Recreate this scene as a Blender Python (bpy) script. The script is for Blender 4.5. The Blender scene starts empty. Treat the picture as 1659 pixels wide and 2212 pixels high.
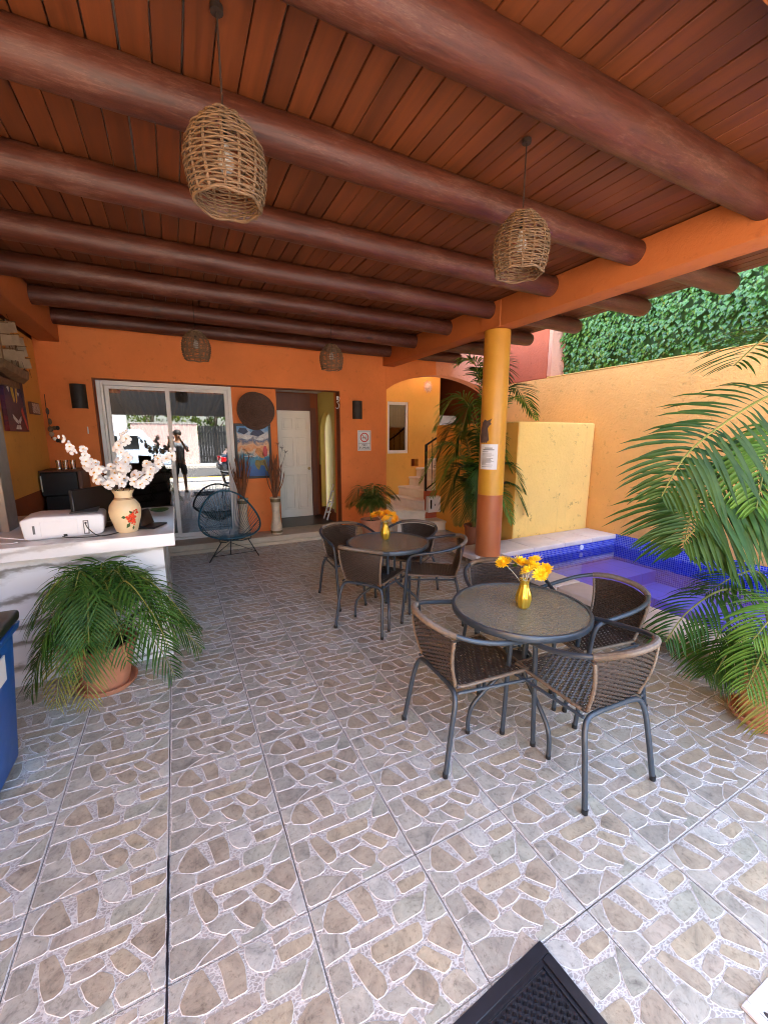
import bpy, bmesh, math, random
from mathutils import Vector, Matrix, noise as mnoise
R = math.radians
random.seed(7)
scene = bpy.context.scene
col = scene.collection

# ---------------------------------------------------------------- camera
cam_d = bpy.data.cameras.new("camera"); cam = bpy.data.objects.new("camera", cam_d); col.objects.link(cam)
cam_d.sensor_fit = 'HORIZONTAL'; cam_d.sensor_width = 36; cam_d.lens = 36 * 880 / 1659
cam_d.clip_start = 0.02; cam_d.clip_end = 400
rx = Vector((.89154, -.452942, 0)); up = Vector((.0815148, .160448, .983673)); bk = Vector((-.445547, -.876983, .179967))
cam.matrix_world = Matrix(((rx.x, up.x, bk.x, 0), (rx.y, up.y, bk.y, 0), (rx.z, up.z, bk.z, 1.6), (0, 0, 0, 1)))
scene.camera = cam
# ---------------------------------------------------------------- world, sun, exposure
SUN_EL, SUN_AZ = 58, 127          # azimuth measured from -Y (behind the camera) towards +X
w = bpy.data.worlds.new("World"); scene.world = w; w.use_nodes = True
nt = w.node_tree; bg = nt.nodes['Background']
sky = nt.nodes.new('ShaderNodeTexSky'); sky.sky_type = 'NISHITA'; sky.sun_disc = False
sky.sun_elevation = R(SUN_EL); sky.sun_rotation = R(180 - SUN_AZ); sky.dust_density = 3.0; sky.air_density = 1.0; sky.ozone_density = .6
nt.links.new(sky.outputs[0], bg.inputs[0]); bg.inputs[1].default_value = 0.15
sd = Vector((math.sin(R(SUN_AZ)) * math.cos(R(SUN_EL)), -math.cos(R(SUN_AZ)) * math.cos(R(SUN_EL)), math.sin(R(SUN_EL))))
sl = bpy.data.lights.new("sun", 'SUN'); sl.energy = 4.5; sl.angle = R(.55); sl.color = (1, .95, .87)
so = bpy.data.objects.new("sun", sl); col.objects.link(so); so.rotation_euler = sd.to_track_quat('Z', 'Y').to_euler()
vs = scene.view_settings; vs.view_transform = 'Standard'; vs.look = 'None'; vs.exposure = 3.8; vs.gamma = 1; vs.use_curve_mapping = False
scene.render.engine = 'CYCLES'
cy = scene.cycles; cy.max_bounces = 14; cy.diffuse_bounces = 8; cy.glossy_bounces = 5; cy.transparent_max_bounces = 16; cy.transmission_bounces = 6
cy.sample_clamp_indirect = 8; cy.filter_width = 1.05

# ---------------------------------------------------------------- mesh builder
class MB:
    def __init__(s): s.v = []; s.f = []; s.m = []; s.c = None
    def add(s, vs_, fs, mi=0):
        o = len(s.v); s.v.extend([tuple(p) for p in vs_])
        for f in fs: s.f.append(tuple(i + o for i in f)); s.m.append(mi)
        return s
    def box(s, x0, x1, y0, y1, z0, z1, mi=0):
        return s.add([(x0,y0,z0),(x1,y0,z0),(x1,y1,z0),(x0,y1,z0),(x0,y0,z1),(x1,y0,z1),(x1,y1,z1),(x0,y1,z1)],
                     [(0,3,2,1),(4,5,6,7),(0,1,5,4),(1,2,6,5),(2,3,7,6),(3,0,4,7)], mi)
    def prism(s, poly, axis, a, b, mi=0):
        n = len(poly)
        def P(p, t):
            return {'x': (t, p[0], p[1]), 'y': (p[0], t, p[1]), 'z': (p[0], p[1], t)}[axis]
        vv = [P(p, a) for p in poly] + [P(p, b) for p in poly]
        return s.add(vv, [tuple(range(n)), tuple(range(2*n-1, n-1, -1))] + [(i, i+n, (i+1) % n+n, (i+1) % n) for i in range(n)], mi)
    def tube(s, pts, r, n=8, closed=False, mi=0, cap=True):
        pts = [Vector(p) for p in pts]; N = len(pts)
        rr = r if isinstance(r, (list, tuple)) else [r] * N
        tg = []
        for i in range(N):
            a = pts[(i-1) % N] if (closed or i > 0) else pts[i]
            b = pts[(i+1) % N] if (closed or i < N-1) else pts[i]
            d = b - a; tg.append(d.normalized() if d.length > 1e-9 else Vector((0,0,1)))
        t = tg[0]; nrm = t.orthogonal().normalized(); vv = []
        for i in range(N):
            nrm = (nrm - tg[i] * nrm.dot(tg[i]))
            if nrm.length < 1e-6: nrm = tg[i].orthogonal()
            nrm.normalize(); bi = tg[i].cross(nrm)
            for k in range(n):
                a = 2*math.pi*k/n; vv.append(pts[i] + (nrm*math.cos(a) + bi*math.sin(a)) * rr[i])
        fs = []
        for i in range(N if closed else N-1):
            j = (i+1) % N
            for k in range(n): fs.append((i*n+k, i*n+(k+1) % n, j*n+(k+1) % n, j*n+k))
        if cap and not closed: fs += [tuple(range(n-1, -1, -1)), tuple(range((N-1)*n, N*n))]
        return s.add(vv, fs, mi)
    def lathe(s, prof, n=24, c=(0,0,0), mi=0, wave=None):
        vv = []; fs = []
        for (r, z) in prof:
            for k in range(n):
                a = 2*math.pi*k/n; q = r * (1 + wave(a, z) if wave else 1)
                vv.append((c[0]+q*math.cos(a), c[1]+q*math.sin(a), c[2]+z))
        for i in range(len(prof)-1):
            for k in range(n): fs.append((i*n+k, i*n+(k+1) % n, (i+1)*n+(k+1) % n, (i+1)*n+k))
        if prof[0][0] > 1e-4: fs.append(tuple(range(n-1, -1, -1)))
        if prof[-1][0] > 1e-4: fs.append(tuple(range((len(prof)-1)*n, len(prof)*n)))
        return s.add(vv, fs, mi)
    def ball(s, c, r, n=10, mi=0, sz=1):
        return s.lathe([(max(1e-5, r*math.sin(math.pi*i/n)), -r*sz*math.cos(math.pi*i/n)) for i in range(n+1)], n*2 if n < 8 else n+6, c, mi)
    def quad(s, a, b, c, d, mi=0): return s.add([a,b,c,d], [(0,1,2,3)], mi)
    def build(s, name, mat, parent=None, smooth=40, bevel=0, fix=True, segs=1):
        me = bpy.data.meshes.new(name); me.from_pydata(s.v, [], s.f)
        for m_ in (mat if isinstance(mat, (list, tuple)) else [mat]): me.materials.append(M[m_] if isinstance(m_, str) else m_)
        if any(s.m): me.polygons.foreach_set('material_index', s.m)
        if fix or bevel:
            bm = bmesh.new(); bm.from_mesh(me)
            if bevel:
                bmesh.ops.remove_doubles(bm, verts=bm.verts, dist=1e-5)
                bmesh.ops.recalc_face_normals(bm, faces=bm.faces)
                ed = [e for e in bm.edges if len(e.link_faces) == 2 and e.calc_face_angle(0) > R(30)]
                bmesh.ops.bevel(bm, geom=ed, offset=bevel, segments=segs, affect='EDGES', profile=.5, clamp_overlap=True)
            else: bmesh.ops.recalc_face_normals(bm, faces=bm.faces)
            bm.to_mesh(me); bm.free()
        if smooth:
            me.shade_smooth(); me.set_sharp_from_angle(angle=R(smooth))
        o = bpy.data.objects.new(name, me); col.objects.link(o)
        if parent: o.parent = parent
        return o

def crom(P, n=6, closed=False):
    P = [Vector(p) for p in P]; N = len(P); out = []
    for i in range(N if closed else N-1):
        g = lambda j: P[j % N] if closed else P[max(0, min(N-1, j))]
        a, b, c, d = g(i-1), g(i), g(i+1), g(i+2)
        for k in range(n):
            t = k/n; out.append(.5*((2*b)+(c-a)*t+(2*a-5*b+4*c-d)*t*t+(3*b-a-3*c+d)*t**3))
    if not closed: out.append(P[-1])
    return out

def tag(o, label=None, cat=None, group=None, kind=None):
    if label: o['label'] = label
    if cat: o['category'] = cat
    if group: o['group'] = group
    if kind: o['kind'] = kind
    return o
def thing(name, label, cat, loc=(0,0,0), rz=0, group=None):
    o = bpy.data.objects.new(name, None); col.objects.link(o); o.empty_display_size = .1
    o.location = loc; o.rotation_euler = (0, 0, rz)
    return tag(o, label, cat, group)
def struct(o): o['kind'] = 'structure'; return o
def copy_tree(o, parent=None):
    c = o.copy(); col.objects.link(c); c.parent = parent
    for ch in list(o.children): copy_tree(ch, c)
    return c
def inst(src, name, parent, loc=None, rot=None, scale=None):
    o = bpy.data.objects.new(name, src.data if hasattr(src, 'data') else src); col.objects.link(o); o.parent = parent
    if loc is not None: o.location = loc
    if rot is not None: o.rotation_euler = rot
    if scale is not None: o.scale = scale if isinstance(scale, (tuple, list, Vector)) else (scale,)*3
    return o
def slab(plane, a, b, us, vs_, holes):
    """wall slab with rectangular holes; plane 'y': u=x, v=z, thickness y a..b ; plane 'x': u=y, v=z"""
    U = sorted(set(us + [h[i] for h in holes for i in (0, 1)])); V = sorted(set(vs_ + [h[i] for h in holes for i in (2, 3)]))
    mb = MB()
    def solid(i, j):
        if i < 0 or j < 0 or i >= len(U)-1 or j >= len(V)-1: return False
        u = (U[i]+U[i+1])/2; v = (V[j]+V[j+1])/2
        return not any(h[0] < u < h[1] and h[2] < v < h[3] for h in holes)
    def P(u, v, t): return (u, t, v) if plane == 'y' else (t, u, v)
    for i in range(len(U)-1):
        for j in range(len(V)-1):
            if not solid(i, j): continue
            u0, u1, v0, v1 = U[i], U[i+1], V[j], V[j+1]
            for t in (a, b): mb.quad(P(u0,v0,t), P(u1,v0,t), P(u1,v1,t), P(u0,v1,t))
            if not solid(i-1, j): mb.quad(P(u0,v0,a), P(u0,v1,a), P(u0,v1,b), P(u0,v0,b))
            if not solid(i+1, j): mb.quad(P(u1,v0,a), P(u1,v1,a), P(u1,v1,b), P(u1,v0,b))
            if not solid(i, j-1): mb.quad(P(u0,v0,a), P(u1,v0,a), P(u1,v0,b), P(u0,v0,b))
            if not solid(i, j+1): mb.quad(P(u0,v1,a), P(u1,v1,a), P(u1,v1,b), P(u0,v1,b))
    return mb
def weld(o):
    bm = bmesh.new(); bm.from_mesh(o.data); bmesh.ops.remove_doubles(bm, verts=bm.verts, dist=1e-4)
    bmesh.ops.recalc_face_normals(bm, faces=bm.faces); bm.to_mesh(o.data); bm.free(); return o

# ---------------------------------------------------------------- materials
M = {}
class NT:
    def __init__(s, name):
        s.m = bpy.data.materials.new(name); s.m.use_nodes = True; s.t = s.m.node_tree; s.b = s.t.nodes['Principled BSDF']; s.out = s.t.nodes['Material Output']
        M[name] = s.m
    def n(s, ty, **k):
        nd = s.t.nodes.new(ty)
        for a, v in k.items():
            if a.startswith('i_'):
                nm = a[2:]; nm = int(nm) if nm.isdigit() else nm.replace('_', ' '); nd.inputs[nm].default_value = v
            else: setattr(nd, a, v)
        return nd
    def l(s, a, b): s.t.links.new(a, b)
    def coord(s, world=False, scale=None, rnd=True):
        if world: c = s.n('ShaderNodeNewGeometry').outputs['Position']
        else:
            c = s.n('ShaderNodeTexCoord').outputs['Object']
            if rnd:
                oi = s.n('ShaderNodeObjectInfo'); mu = s.n('ShaderNodeMath', operation='MULTIPLY', i_1=37.); s.l(oi.outputs['Random'], mu.inputs[0])
                ad = s.n('ShaderNodeVectorMath', operation='ADD'); s.l(c, ad.inputs[0]); s.l(mu.outputs[0], ad.inputs[1]); c = ad.outputs[0]
        if scale:
            mp = s.n('ShaderNodeMapping'); mp.inputs['Scale'].default_value = scale; s.l(c, mp.inputs[0]); c = mp.outputs[0]
        return c
    def noise(s, c, scale, detail=4, rough=.6, dist=0):
        nd = s.n('ShaderNodeTexNoise', i_Scale=scale, i_Detail=detail, i_Roughness=rough, i_Distortion=dist); s.l(c, nd.inputs['Vector']); return nd.outputs['Fac']
    def ramp(s, f, *st):
        nd = s.n('ShaderNodeValToRGB'); e = nd.color_ramp.elements
        while len(e) < len(st): e.new(.5)
        for k, (p, c) in enumerate(st): e[k].position = p; e[k].color = (*c, 1) if len(c) == 3 else c
        s.l(f, nd.inputs[0]); return nd.outputs[0]
    def mix(s, f, a, b, mode='MIX'):
        nd = s.n('ShaderNodeMix', data_type='RGBA', blend_type=mode)
        for i, x in ((0, f), (6, a), (7, b)):
            if isinstance(x, (int, float)): nd.inputs[i].default_value = x
            elif isinstance(x, tuple): nd.inputs[i].default_value = (*x, 1)
            else: s.l(x, nd.inputs[i])
        return nd.outputs[2]
    def math(s, op, a, b=None):
        nd = s.n('ShaderNodeMath', operation=op)
        for i, x in ((0, a), (1, b)):
            if x is None: continue
            if isinstance(x, (int, float)): nd.inputs[i].default_value = x
            else: s.l(x, nd.inputs[i])
        return nd.outputs[0]
    def bump(s, h, strength=.3, dist=.01, chain=None):
        nd = s.n('ShaderNodeBump', i_Strength=strength, i_Distance=dist); s.l(h, nd.inputs['Height'])
        if chain: s.l(chain, nd.inputs['Normal'])
        s.l(nd.outputs[0], s.b.inputs['Normal']); return nd.outputs[0]
    def set(s, **k):
        for a, v in k.items():
            i = s.b.inputs[{'rough': 'Roughness', 'metal': 'Metallic', 'spec': 'Specular IOR Level', 'coat': 'Coat Weight', 'coatr': 'Coat Roughness', 'trans': 'Transmission Weight', 'ior': 'IOR', 'sss': 'Subsurface Weight'}[a]]
            if isinstance(v, (int, float)): i.default_value = v
            else: s.l(v, i)
        return s
    def color(s, c):
        if isinstance(c, tuple): s.b.inputs['Base Color'].default_value = (*c, 1)
        else: s.l(c, s.b.inputs['Base Color'])
        return s
def shade(c, k): return tuple(min(1, x*k) for x in c)
def plain(name, c, rough=.5, var=.12, scale=6, bump=0, bscale=60, world=False, metal=0, spec=.5, coat=0, stretch=None, bdist=.004, rvar=.1):
    t = NT(name); co = t.coord(world, stretch); f = t.noise(co, scale, 5, .65)
    t.color(t.ramp(f, (.28, shade(c, 1-var)), (.5, c), (.72, shade(c, 1+var))))
    f2 = t.noise(co, scale*2.3, 3); t.set(metal=metal, spec=spec, coat=coat)
    t.set(rough=t.math('ADD', t.math('MULTIPLY', f2, rvar*2), rough-rvar))
    if bump: t.bump(t.noise(co, bscale, 6, .7), bump, bdist)
    return t
def stucco(name, c, var=.14, coarse=.5, fine=.35, dirt=(.10, .05, .02), dirt_amt=.25, rough=.85):
    t = NT(name); co = t.coord(True)
    big = t.noise(co, 1.1, 6, .7); mid = t.noise(co, 9, 5, .7)
    base = t.ramp(big, (.3, shade(c, 1-var)), (.55, c), (.75, shade(c, 1+var*.8)))
    spk = t.ramp(mid, (.33, (1,1,1)), (.40, (0,0,0)))
    st = t.mix(t.math('MULTIPLY', spk, dirt_amt), base, dirt)
    mp = t.coord(True, (7, 7, .7)); drip = t.ramp(t.noise(mp, 1.4, 5, .7), (.60, (0,0,0)), (.78, (1,1,1)))
    t.color(t.mix(t.math('MULTIPLY', drip, dirt_amt*.7), st, shade(c, .55)))
    t.set(rough=rough, spec=.25)
    b1 = t.bump(t.noise(co, 26, 4, .6, .6), coarse, .02); t.bump(t.noise(co, 120, 4, .7), fine, .006, b1)
    return t
ORANGE = (.76, .225, .062); YEL = (.86, .47, .15)
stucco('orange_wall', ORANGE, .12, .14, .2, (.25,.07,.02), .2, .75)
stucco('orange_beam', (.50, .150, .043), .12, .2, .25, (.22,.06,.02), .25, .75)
stucco('yellow_wall', YEL, .1, .75, .5, (.30,.14,.03), .3)
stucco('yellow_block', (.88, .60, .19), .08, .45, .45, (.22,.12,.03), .5)
stucco('ochre_wall', (.70, .35, .08), .1, .1, .2, (.2,.09,.02), .2, .7)
stucco('stair_wall', (.86, .46, .09), .08, .1, .2, (.3,.14,.03), .15, .7)
stucco('brown_band', (.24, .065, .022), .12, .1, .2, (.1,.03,.01), .2, .7)
stucco('terracotta_paint', (.50, .165, .055), .1, .08, .15, (.25,.08,.03), .15, .5)
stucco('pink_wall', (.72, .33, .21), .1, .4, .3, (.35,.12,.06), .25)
stucco('red_pillar', (.52, .13, .065), .12, .5, .4, (.25,.06,.03), .35)
stucco('green_hall', (.62, .52, .14), .06, .06, .15, (.3,.25,.06), .1, .7)
stucco('white_plaster', (.72, .70, .66), .06, .06, .15, (.4,.38,.34), .12, .7)
stucco('dark_room', (.05, .045, .04), .1, .05, .1, (.02,.02,.02), .1, .8)  # near-black colour carries the darkness of the unlit rooms
stucco('street_wall', (.62, .42, .38), .15, .3, .3, (.3,.2,.18), .3)
t = NT('column_yellow'); co = t.coord(True); t.color(t.ramp(t.noise(co, 3, 5), (.3, (.62,.30,.035)), (.7, (.72,.36,.05)))); t.set(rough=.38, spec=.5); t.bump(t.noise(t.coord(True, (3,3,30)), 3, 4), .12, .006)
t = NT('column_red'); co = t.coord(True); t.color(t.ramp(t.noise(co, 3, 5), (.3, (.40,.115,.035)), (.7, (.47,.145,.045)))); t.set(rough=.35, spec=.5); t.bump(t.noise(t.coord(True, (3,3,30)), 3, 4), .12, .006)
plain('column_band', (.66, .34, .035), .38, .06, 3, .1, 20, True)
# wood
def wood(name, c, rough=.5, axis=1, var=.35, sheen=.5):
    t = NT(name); sc = [26., 26., 26.]; sc[axis] = 1.4
    co = t.coord(False, tuple(sc)); g = t.noise(co, 1.0, 7, .65, .4)
    co2 = t.coord(False); bl = t.noise(co2, 2.2, 4)
    b = t.ramp(g, (.25, shade(c, 1-var)), (.5, c), (.78, shade(c, 1+var)))
    oi = t.n('ShaderNodeObjectInfo'); rv = t.ramp(oi.outputs['Random'], (0, (.80,.80,.82)), (.5, (1,1,1)), (1, (1.10,1.08,1.02)))
    b2 = t.mix(1.0, b, rv, 'MULTIPLY'); b3 = t.mix(t.math('MULTIPLY', t.ramp(bl, (.45, (0,0,0)), (.75, (1,1,1))), .35), b2, shade(c, .5))
    t.color(b3); t.set(rough=t.math('ADD', t.math('MULTIPLY', g, .25), rough-.12), spec=sheen); t.bump(g, .18, .004)
    return t
wood('plank_wood', (.158, .039, .009), .6, 1, .35)
t = NT('log_wood'); co = t.coord(False, (2.2, 26, 26)); g = t.noise(co, 1.6, 9, .75, .6); co2 = t.coord(False, (1.2, 3, 3)); big = t.noise(co2, 1.6, 6, .7)
fine = t.noise(t.coord(False, (9, 70, 70)), 2.0, 6, .8)
b = t.ramp(g, (.28, (.036,.009,.004)), (.5, (.084,.020,.009)), (.72, (.128,.034,.016)))
b = t.mix(t.math('MULTIPLY', t.ramp(big, (.50, (0,0,0)), (.66, (1,1,1))), .45), b, (.125,.040,.022))
worn = t.ramp(t.math('MULTIPLY', fine, big), (.27, (0,0,0)), (.34, (1,1,1)))
kn = t.n('ShaderNodeTexVoronoi', i_Scale=1.0); t.l(t.coord(False, (1.7, 5, 5)), kn.inputs['Vector']); knot = t.ramp(kn.outputs['Distance'], (.05, (1,1,1)), (.12, (0,0,0)))
b = t.mix(t.math('MULTIPLY', worn, .42), b, (.20,.095,.065)); b = t.mix(t.math('MULTIPLY', knot, .75), b, (.020,.007,.005))
t.color(b); t.set(rough=t.math('ADD', t.math('MULTIPLY', fine, .5), .22), spec=.5); bb = t.bump(g, .45, .006); t.bump(fine, .35, .003, bb)
wood('dark_wood', (.14, .045, .02), .5, 2, .3)
wood('desk_wood', (.06, .04, .03), .4, 0, .3)

# stone-look floor tile
t = NT('tile_stone'); co = t.coord(False)
at = t.n('ShaderNodeAttribute'); at.attribute_name = 'Col'
n1 = t.noise(co, 13, 8, .75, .6); n2 = t.noise(co, 75, 6, .75)
mott = t.ramp(n1, (.30, (.44,.44,.45)), (.44, (.82,.82,.82)), (.58, (1.04,1.04,1.03)), (.74, (1.24,1.22,1.2)))
sp = t.ramp(n2, (.32, (.55,.54,.53)), (.47, (1,1,1)), (.66, (1.0,1.0,1.0)), (.78, (1.2,1.2,1.2)))
b = t.mix(1.0, at.outputs['Color'], mott, 'MULTIPLY'); b = t.mix(1.0, b, sp, 'MULTIPLY')
oi = t.n('ShaderNodeObjectInfo'); b = t.mix(1.0, b, t.ramp(oi.outputs['Random'], (0, (.9,.9,.91)), (1, (1.08,1.07,1.04))), 'MULTIPLY')
wc = t.coord(True); stain = t.ramp(t.noise(wc, .9, 4, .6), (.55, (0,0,0)), (.75, (1,1,1)))
b = t.mix(1.0, b, (1.03, 1.04, .95), 'MULTIPLY')
sxyz = t.n('ShaderNodeSeparateXYZ'); t.l(wc, sxyz.inputs[0]); nearp = t.math('MULTIPLY', t.math('SUBTRACT', t.math('ADD', sxyz.outputs[0], t.math('MULTIPLY', t.noise(wc, 2.5, 5, .7), 1.6)), 2.75), 1.6)
clp = t.n('ShaderNodeClamp'); t.l(nearp, clp.inputs[0])
b = t.mix(t.math('MULTIPLY', stain, .16), b, (.24, .20, .155)); ed = t.n('ShaderNodeClamp'); t.l(t.math('MULTIPLY', t.math('SUBTRACT', 3.02, t.math('ADD', sxyz.outputs[0], t.math('MULTIPLY', t.noise(wc, 7, 4), .16))), 14.), ed.inputs[0])
t.color(t.mix(t.math('MULTIPLY', t.math('MULTIPLY', clp.outputs[0], ed.outputs[0]), .50), b, (.34, .265, .17)))
t.set(rough=t.math('ADD', t.math('MULTIPLY', n1, .2), .24), spec=.5); t.bump(t.mix(.5, n1, n2), .3, .0035)
# the pale net of veins between the printed stones
t = NT('tile_vein'); co = t.coord(False, None); co3 = t.coord(False, (62, 95, 70)); 
dn = t.n('ShaderNodeTexNoise', i_Scale=.9, i_Detail=2.); t.l(co3, dn.inputs['Vector'])
ad = t.n('ShaderNodeVectorMath', operation='ADD'); t.l(co3, ad.inputs[0]); t.l(dn.outputs['Color'], ad.inputs[1])
vo = t.n('ShaderNodeTexVoronoi', feature='DISTANCE_TO_EDGE', i_Scale=1.0); t.l(ad.outputs[0], vo.inputs['Vector'])
e = t.ramp(vo.outputs['Distance'], (.05, (1,1,1)), (.15, (0,0,0)))
n1 = t.noise(co, 18, 5)
dk = t.ramp(n1, (.3, (.30,.28,.26)), (.7, (.44,.42,.40)))
t.color(t.mix(t.math('MULTIPLY', e, t.math('ADD', t.math('MULTIPLY', t.noise(co, 30, 4), .8), .32)), dk, (.66,.66,.64))); t.set(rough=.42, spec=.4); t.bump(e, .3, .003)
t = NT('tile_line'); co = t.coord(False); f = t.noise(co, 45, 4, .7); t.color(t.ramp(f, (.34, (.40,.39,.37)), (.52, (.70,.70,.68)))); t.set(rough=.45)
t = NT('grout'); co = t.coord(True); f = t.noise(co, 1.3, 4, .7); t.color(t.ramp(f, (.40, (.035,.032,.03)), (.56, (.28,.27,.25)))); t.set(rough=.9)
plain('grout_edge', (.45, .43, .42), .5, .15, 30)
# marble
def marble(name, base, vein, scale=2.2, rough=.12):
    t = NT(name); co = t.coord(True, (1.0, 1.0, 2.3)); d = t.n('ShaderNodeTexNoise', i_Scale=1.7, i_Detail=6., i_Roughness=.6); t.l(co, d.inputs['Vector'])
    sc = t.n('ShaderNodeVectorMath', operation='SCALE'); sc.inputs['Scale'].default_value = .55; t.l(d.outputs['Color'], sc.inputs[0])
    ad = t.n('ShaderNodeVectorMath', operation='ADD'); t.l(co, ad.inputs[0]); t.l(sc.outputs[0], ad.inputs[1])
    rot = t.n('ShaderNodeMapping'); rot.inputs['Rotation'].default_value = (0, R(14), 0); t.l(ad.outputs[0], rot.inputs[0])
    wv = t.n('ShaderNodeTexWave', wave_type='BANDS', bands_direction='Z', i_Scale=scale*.45, i_Distortion=3.0, i_Detail=4.0); wv.inputs['Detail Scale'].default_value = 1.1
    t.l(rot.outputs[0], wv.inputs['Vector'])
    v1 = t.ramp(wv.outputs['Fac'], (.0, (1,1,1)), (.05, (.75,.75,.75)), (.16, (.22,.22,.22)), (.45, (0,0,0)))
    pt = t.ramp(t.noise(co, 1.6, 3), (.36, (0,0,0)), (.5, (1,1,1)))
    b = t.mix(t.math('MULTIPLY', v1, pt), base, vein)
    t.color(b); t.set(rough=rough, spec=.5); return t
marble('marble_front', (.80, .81, .82), (.27, .25, .22), 2.0, .14)
marble('marble_top', (.80, .80, .80), (.5, .48, .46), 2.0, .08)
plain('coping_stone', (.66, .565, .52), .7, .1, 5, .25, 90, True)
plain('step_stone', (.76, .71, .60), .7, .1, 5, .25, 80, True)
plain('ledge_stone', (.50, .43, .32), .65, .14, 6, .2, 60, True)
plain('white_paint', (.78, .77, .74), .4, .04, 5)
plain('white_alu', (.76, .75, .72), .35, .04, 4, spec=.5)
plain('cream_door', (.84, .78, .66), .45, .04, 3, .05, 40)
plain('black_iron', (.012, .012, .012), .45, .2, 20)
plain('dark_cord', (.03, .015, .01), .8, .2, 10)
plain('frame_black', (.012, .011, .012), .4, .2, 10)
plain('tube_grey', (.055, .072, .092), .36, .12, 12, .04, 200, metal=.35)
plain('rattan_dark', (.050, .035, .026), .30, .45, 60)
plain('rattan_tan', (.15, .112, .08), .38, .3, 50)
plain('wicker', (.165, .098, .052), .72, .4, 28, .3, 150)
plain('wicker_brown', (.085, .036, .018), .6, .45, 40, .3, 150)
plain('terracotta', (.56, .235, .125), .7, .26, 5, .15, 70)
plain('terracotta_dark', (.30, .12, .065), .75, .2, 7, .2, 70)
plain('soil', (.03, .02, .013), .95, .4, 30, .8, 60)
plain('blue_plastic', (.012, .10, .42), .35, .08, 4)
plain('black_plastic', (.014, .014, .015), .4, .2, 10)
plain('black_rubber', (.016, .017, .024), .38, .25, 20, .2, 120)
plain('white_plastic', (.74, .74, .75), .35, .03, 5)
plain('grey_print', (.12, .12, .12), .5, .1, 20)
plain('cream_ceramic', (.76, .60, .36), .4, .07, 6, .05, 60)
plain('red_relief', (.75, .07, .02), .4, .25, 30)
plain('green_relief', (.04, .10, .025), .45, .3, 30)
plain('beige_vase', (.58, .49, .36), .38, .22, 14, .15, 60)
plain('bronze_band', (.17, .125, .06), .45, .35, 60, .4, 120, metal=.4)
plain('dried_stalk', (.20, .075, .032), .8, .4, 20)
plain('dried_grey', (.10, .075, .055), .85, .3, 20)
plain('teal_cord', (.012, .075, .115), .4, .2, 20)
plain('petal_white', (.82, .79, .76), .6, .06, 20)
plain('petal_yellow', (.92, .62, .015), .55, .18, 40)
plain('petal_orange', (.88, .42, .01), .55, .18, 40)
plain('bloom_centre', (.75, .42, .03), .6, .2, 40)
plain('twig', (.06, .035, .022), .8, .3, 30)
plain('stem_green', (.06, .12, .03), .6, .2, 30)
plain('stem_pale', (.45, .50, .42), .3, .1, 30)
plain('paper', (.80, .80, .80), .7, .03, 6)
plain('tan_curtain', (.115, .10, .075), .9, .12, 6)
plain('lamp_bulb', (.7, .7, .68), .15, .02, 4)
plain('brass', (.55, .42, .2), .3, .1, 10, metal=.9)
plain('chrome', (.6, .6, .6), .2, .05, 10, metal=1)
plain('sconce_clay', (.022, .017, .014), .65, .4, 12, .4, 30)
plain('sun_clay', (.86, .64, .48), .75, .2, 20, .3, 60)
plain('ship_wood', (.20, .115, .055), .6, .35, 15)
plain('ship_sail', (.42, .31, .20), .8, .15, 15)
plain('rust_iron', (.10, .06, .05), .7, .35, 14, .4, 50)
plain('red_sign', (.55, .02, .02), .4, .05, 5)
plain('cement', (.40, .385, .35), .85, .15, 3, .3, 40, True)
plain('asphalt', (.085, .083, .08), .9, .15, 4, .3, 80, True)
plain('sidewalk_cement', (.50, .47, .42), .85, .12, 3, .2, 50, True)
plain('kerb_yellow', (.72, .45, .04), .7, .2, 6, world=True)
plain('car_paint', (.018, .028, .055), .25, .1, 3, coat=.8, metal=.3)
plain('van_paint', (.55, .66, .78), .3, .05, 3, coat=.5)
plain('car_glass', (.01, .012, .014), .05, .1, 3)
plain('tail_red', (.5, .01, .015), .2, .1, 10)
plain('tyre', (.018, .018, .018), .8, .2, 10)
plain('trunk_bark', (.10, .075, .05), .9, .3, 10, .5, 40)
plain('skin', (.42, .24, .16), .55, .06, 8)
plain('shirt_grey', (.20, .23, .27), .85, .08, 8)
plain('shorts_dark', (.03, .035, .045), .85, .1, 8)
plain('hair_dark', (.015, .011, .009), .6, .2, 30)
plain('steel_grey', (.24, .20, .17), .4, .15, 8, metal=.7)
plain('roof_cement', (.42, .40, .37), .9, .1, 3, world=True)
# leaves
def leafmat(name, c, c2, rough=.46, trans=.24):
    t = NT(name); oi = t.n('ShaderNodeObjectInfo'); co = t.coord(False); f = t.noise(co, 26 if name == 'ivy_leaf' else 9, 3)
    b = t.ramp(f, (.3, c), (.7, c2)); b = t.mix(1.0, b, t.ramp(oi.outputs['Random'], (0, (.75,.8,.8)), (1, (1.25,1.15,1.0))), 'MULTIPLY')
    t.color(b); t.set(rough=rough, spec=.5 if name == 'ivy_leaf' else .3)
    tr = t.n('ShaderNodeBsdfTranslucent'); t.l(t.mix(1.0, b, (1.0, 1.15, .5), 'MULTIPLY'), tr.inputs[0])
    mx = t.n('ShaderNodeMixShader', i_0=trans); t.l(t.b.outputs[0], mx.inputs[1]); t.l(tr.outputs[0], mx.inputs[2]); t.l(mx.outputs[0], t.out.inputs[0])
    return t
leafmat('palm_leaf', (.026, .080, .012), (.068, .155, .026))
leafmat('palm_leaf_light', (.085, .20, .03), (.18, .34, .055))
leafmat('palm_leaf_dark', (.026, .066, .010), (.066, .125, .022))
leafmat('palm_leaf_dry', (.24, .21, .05), (.34, .30, .08))
leafmat('palm_leaf_dead', (.30, .24, .20), (.42, .36, .30), .7, .2)
leafmat('palm_stalk', (.16, .19, .04), (.28, .27, .07), .5, .05)
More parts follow.
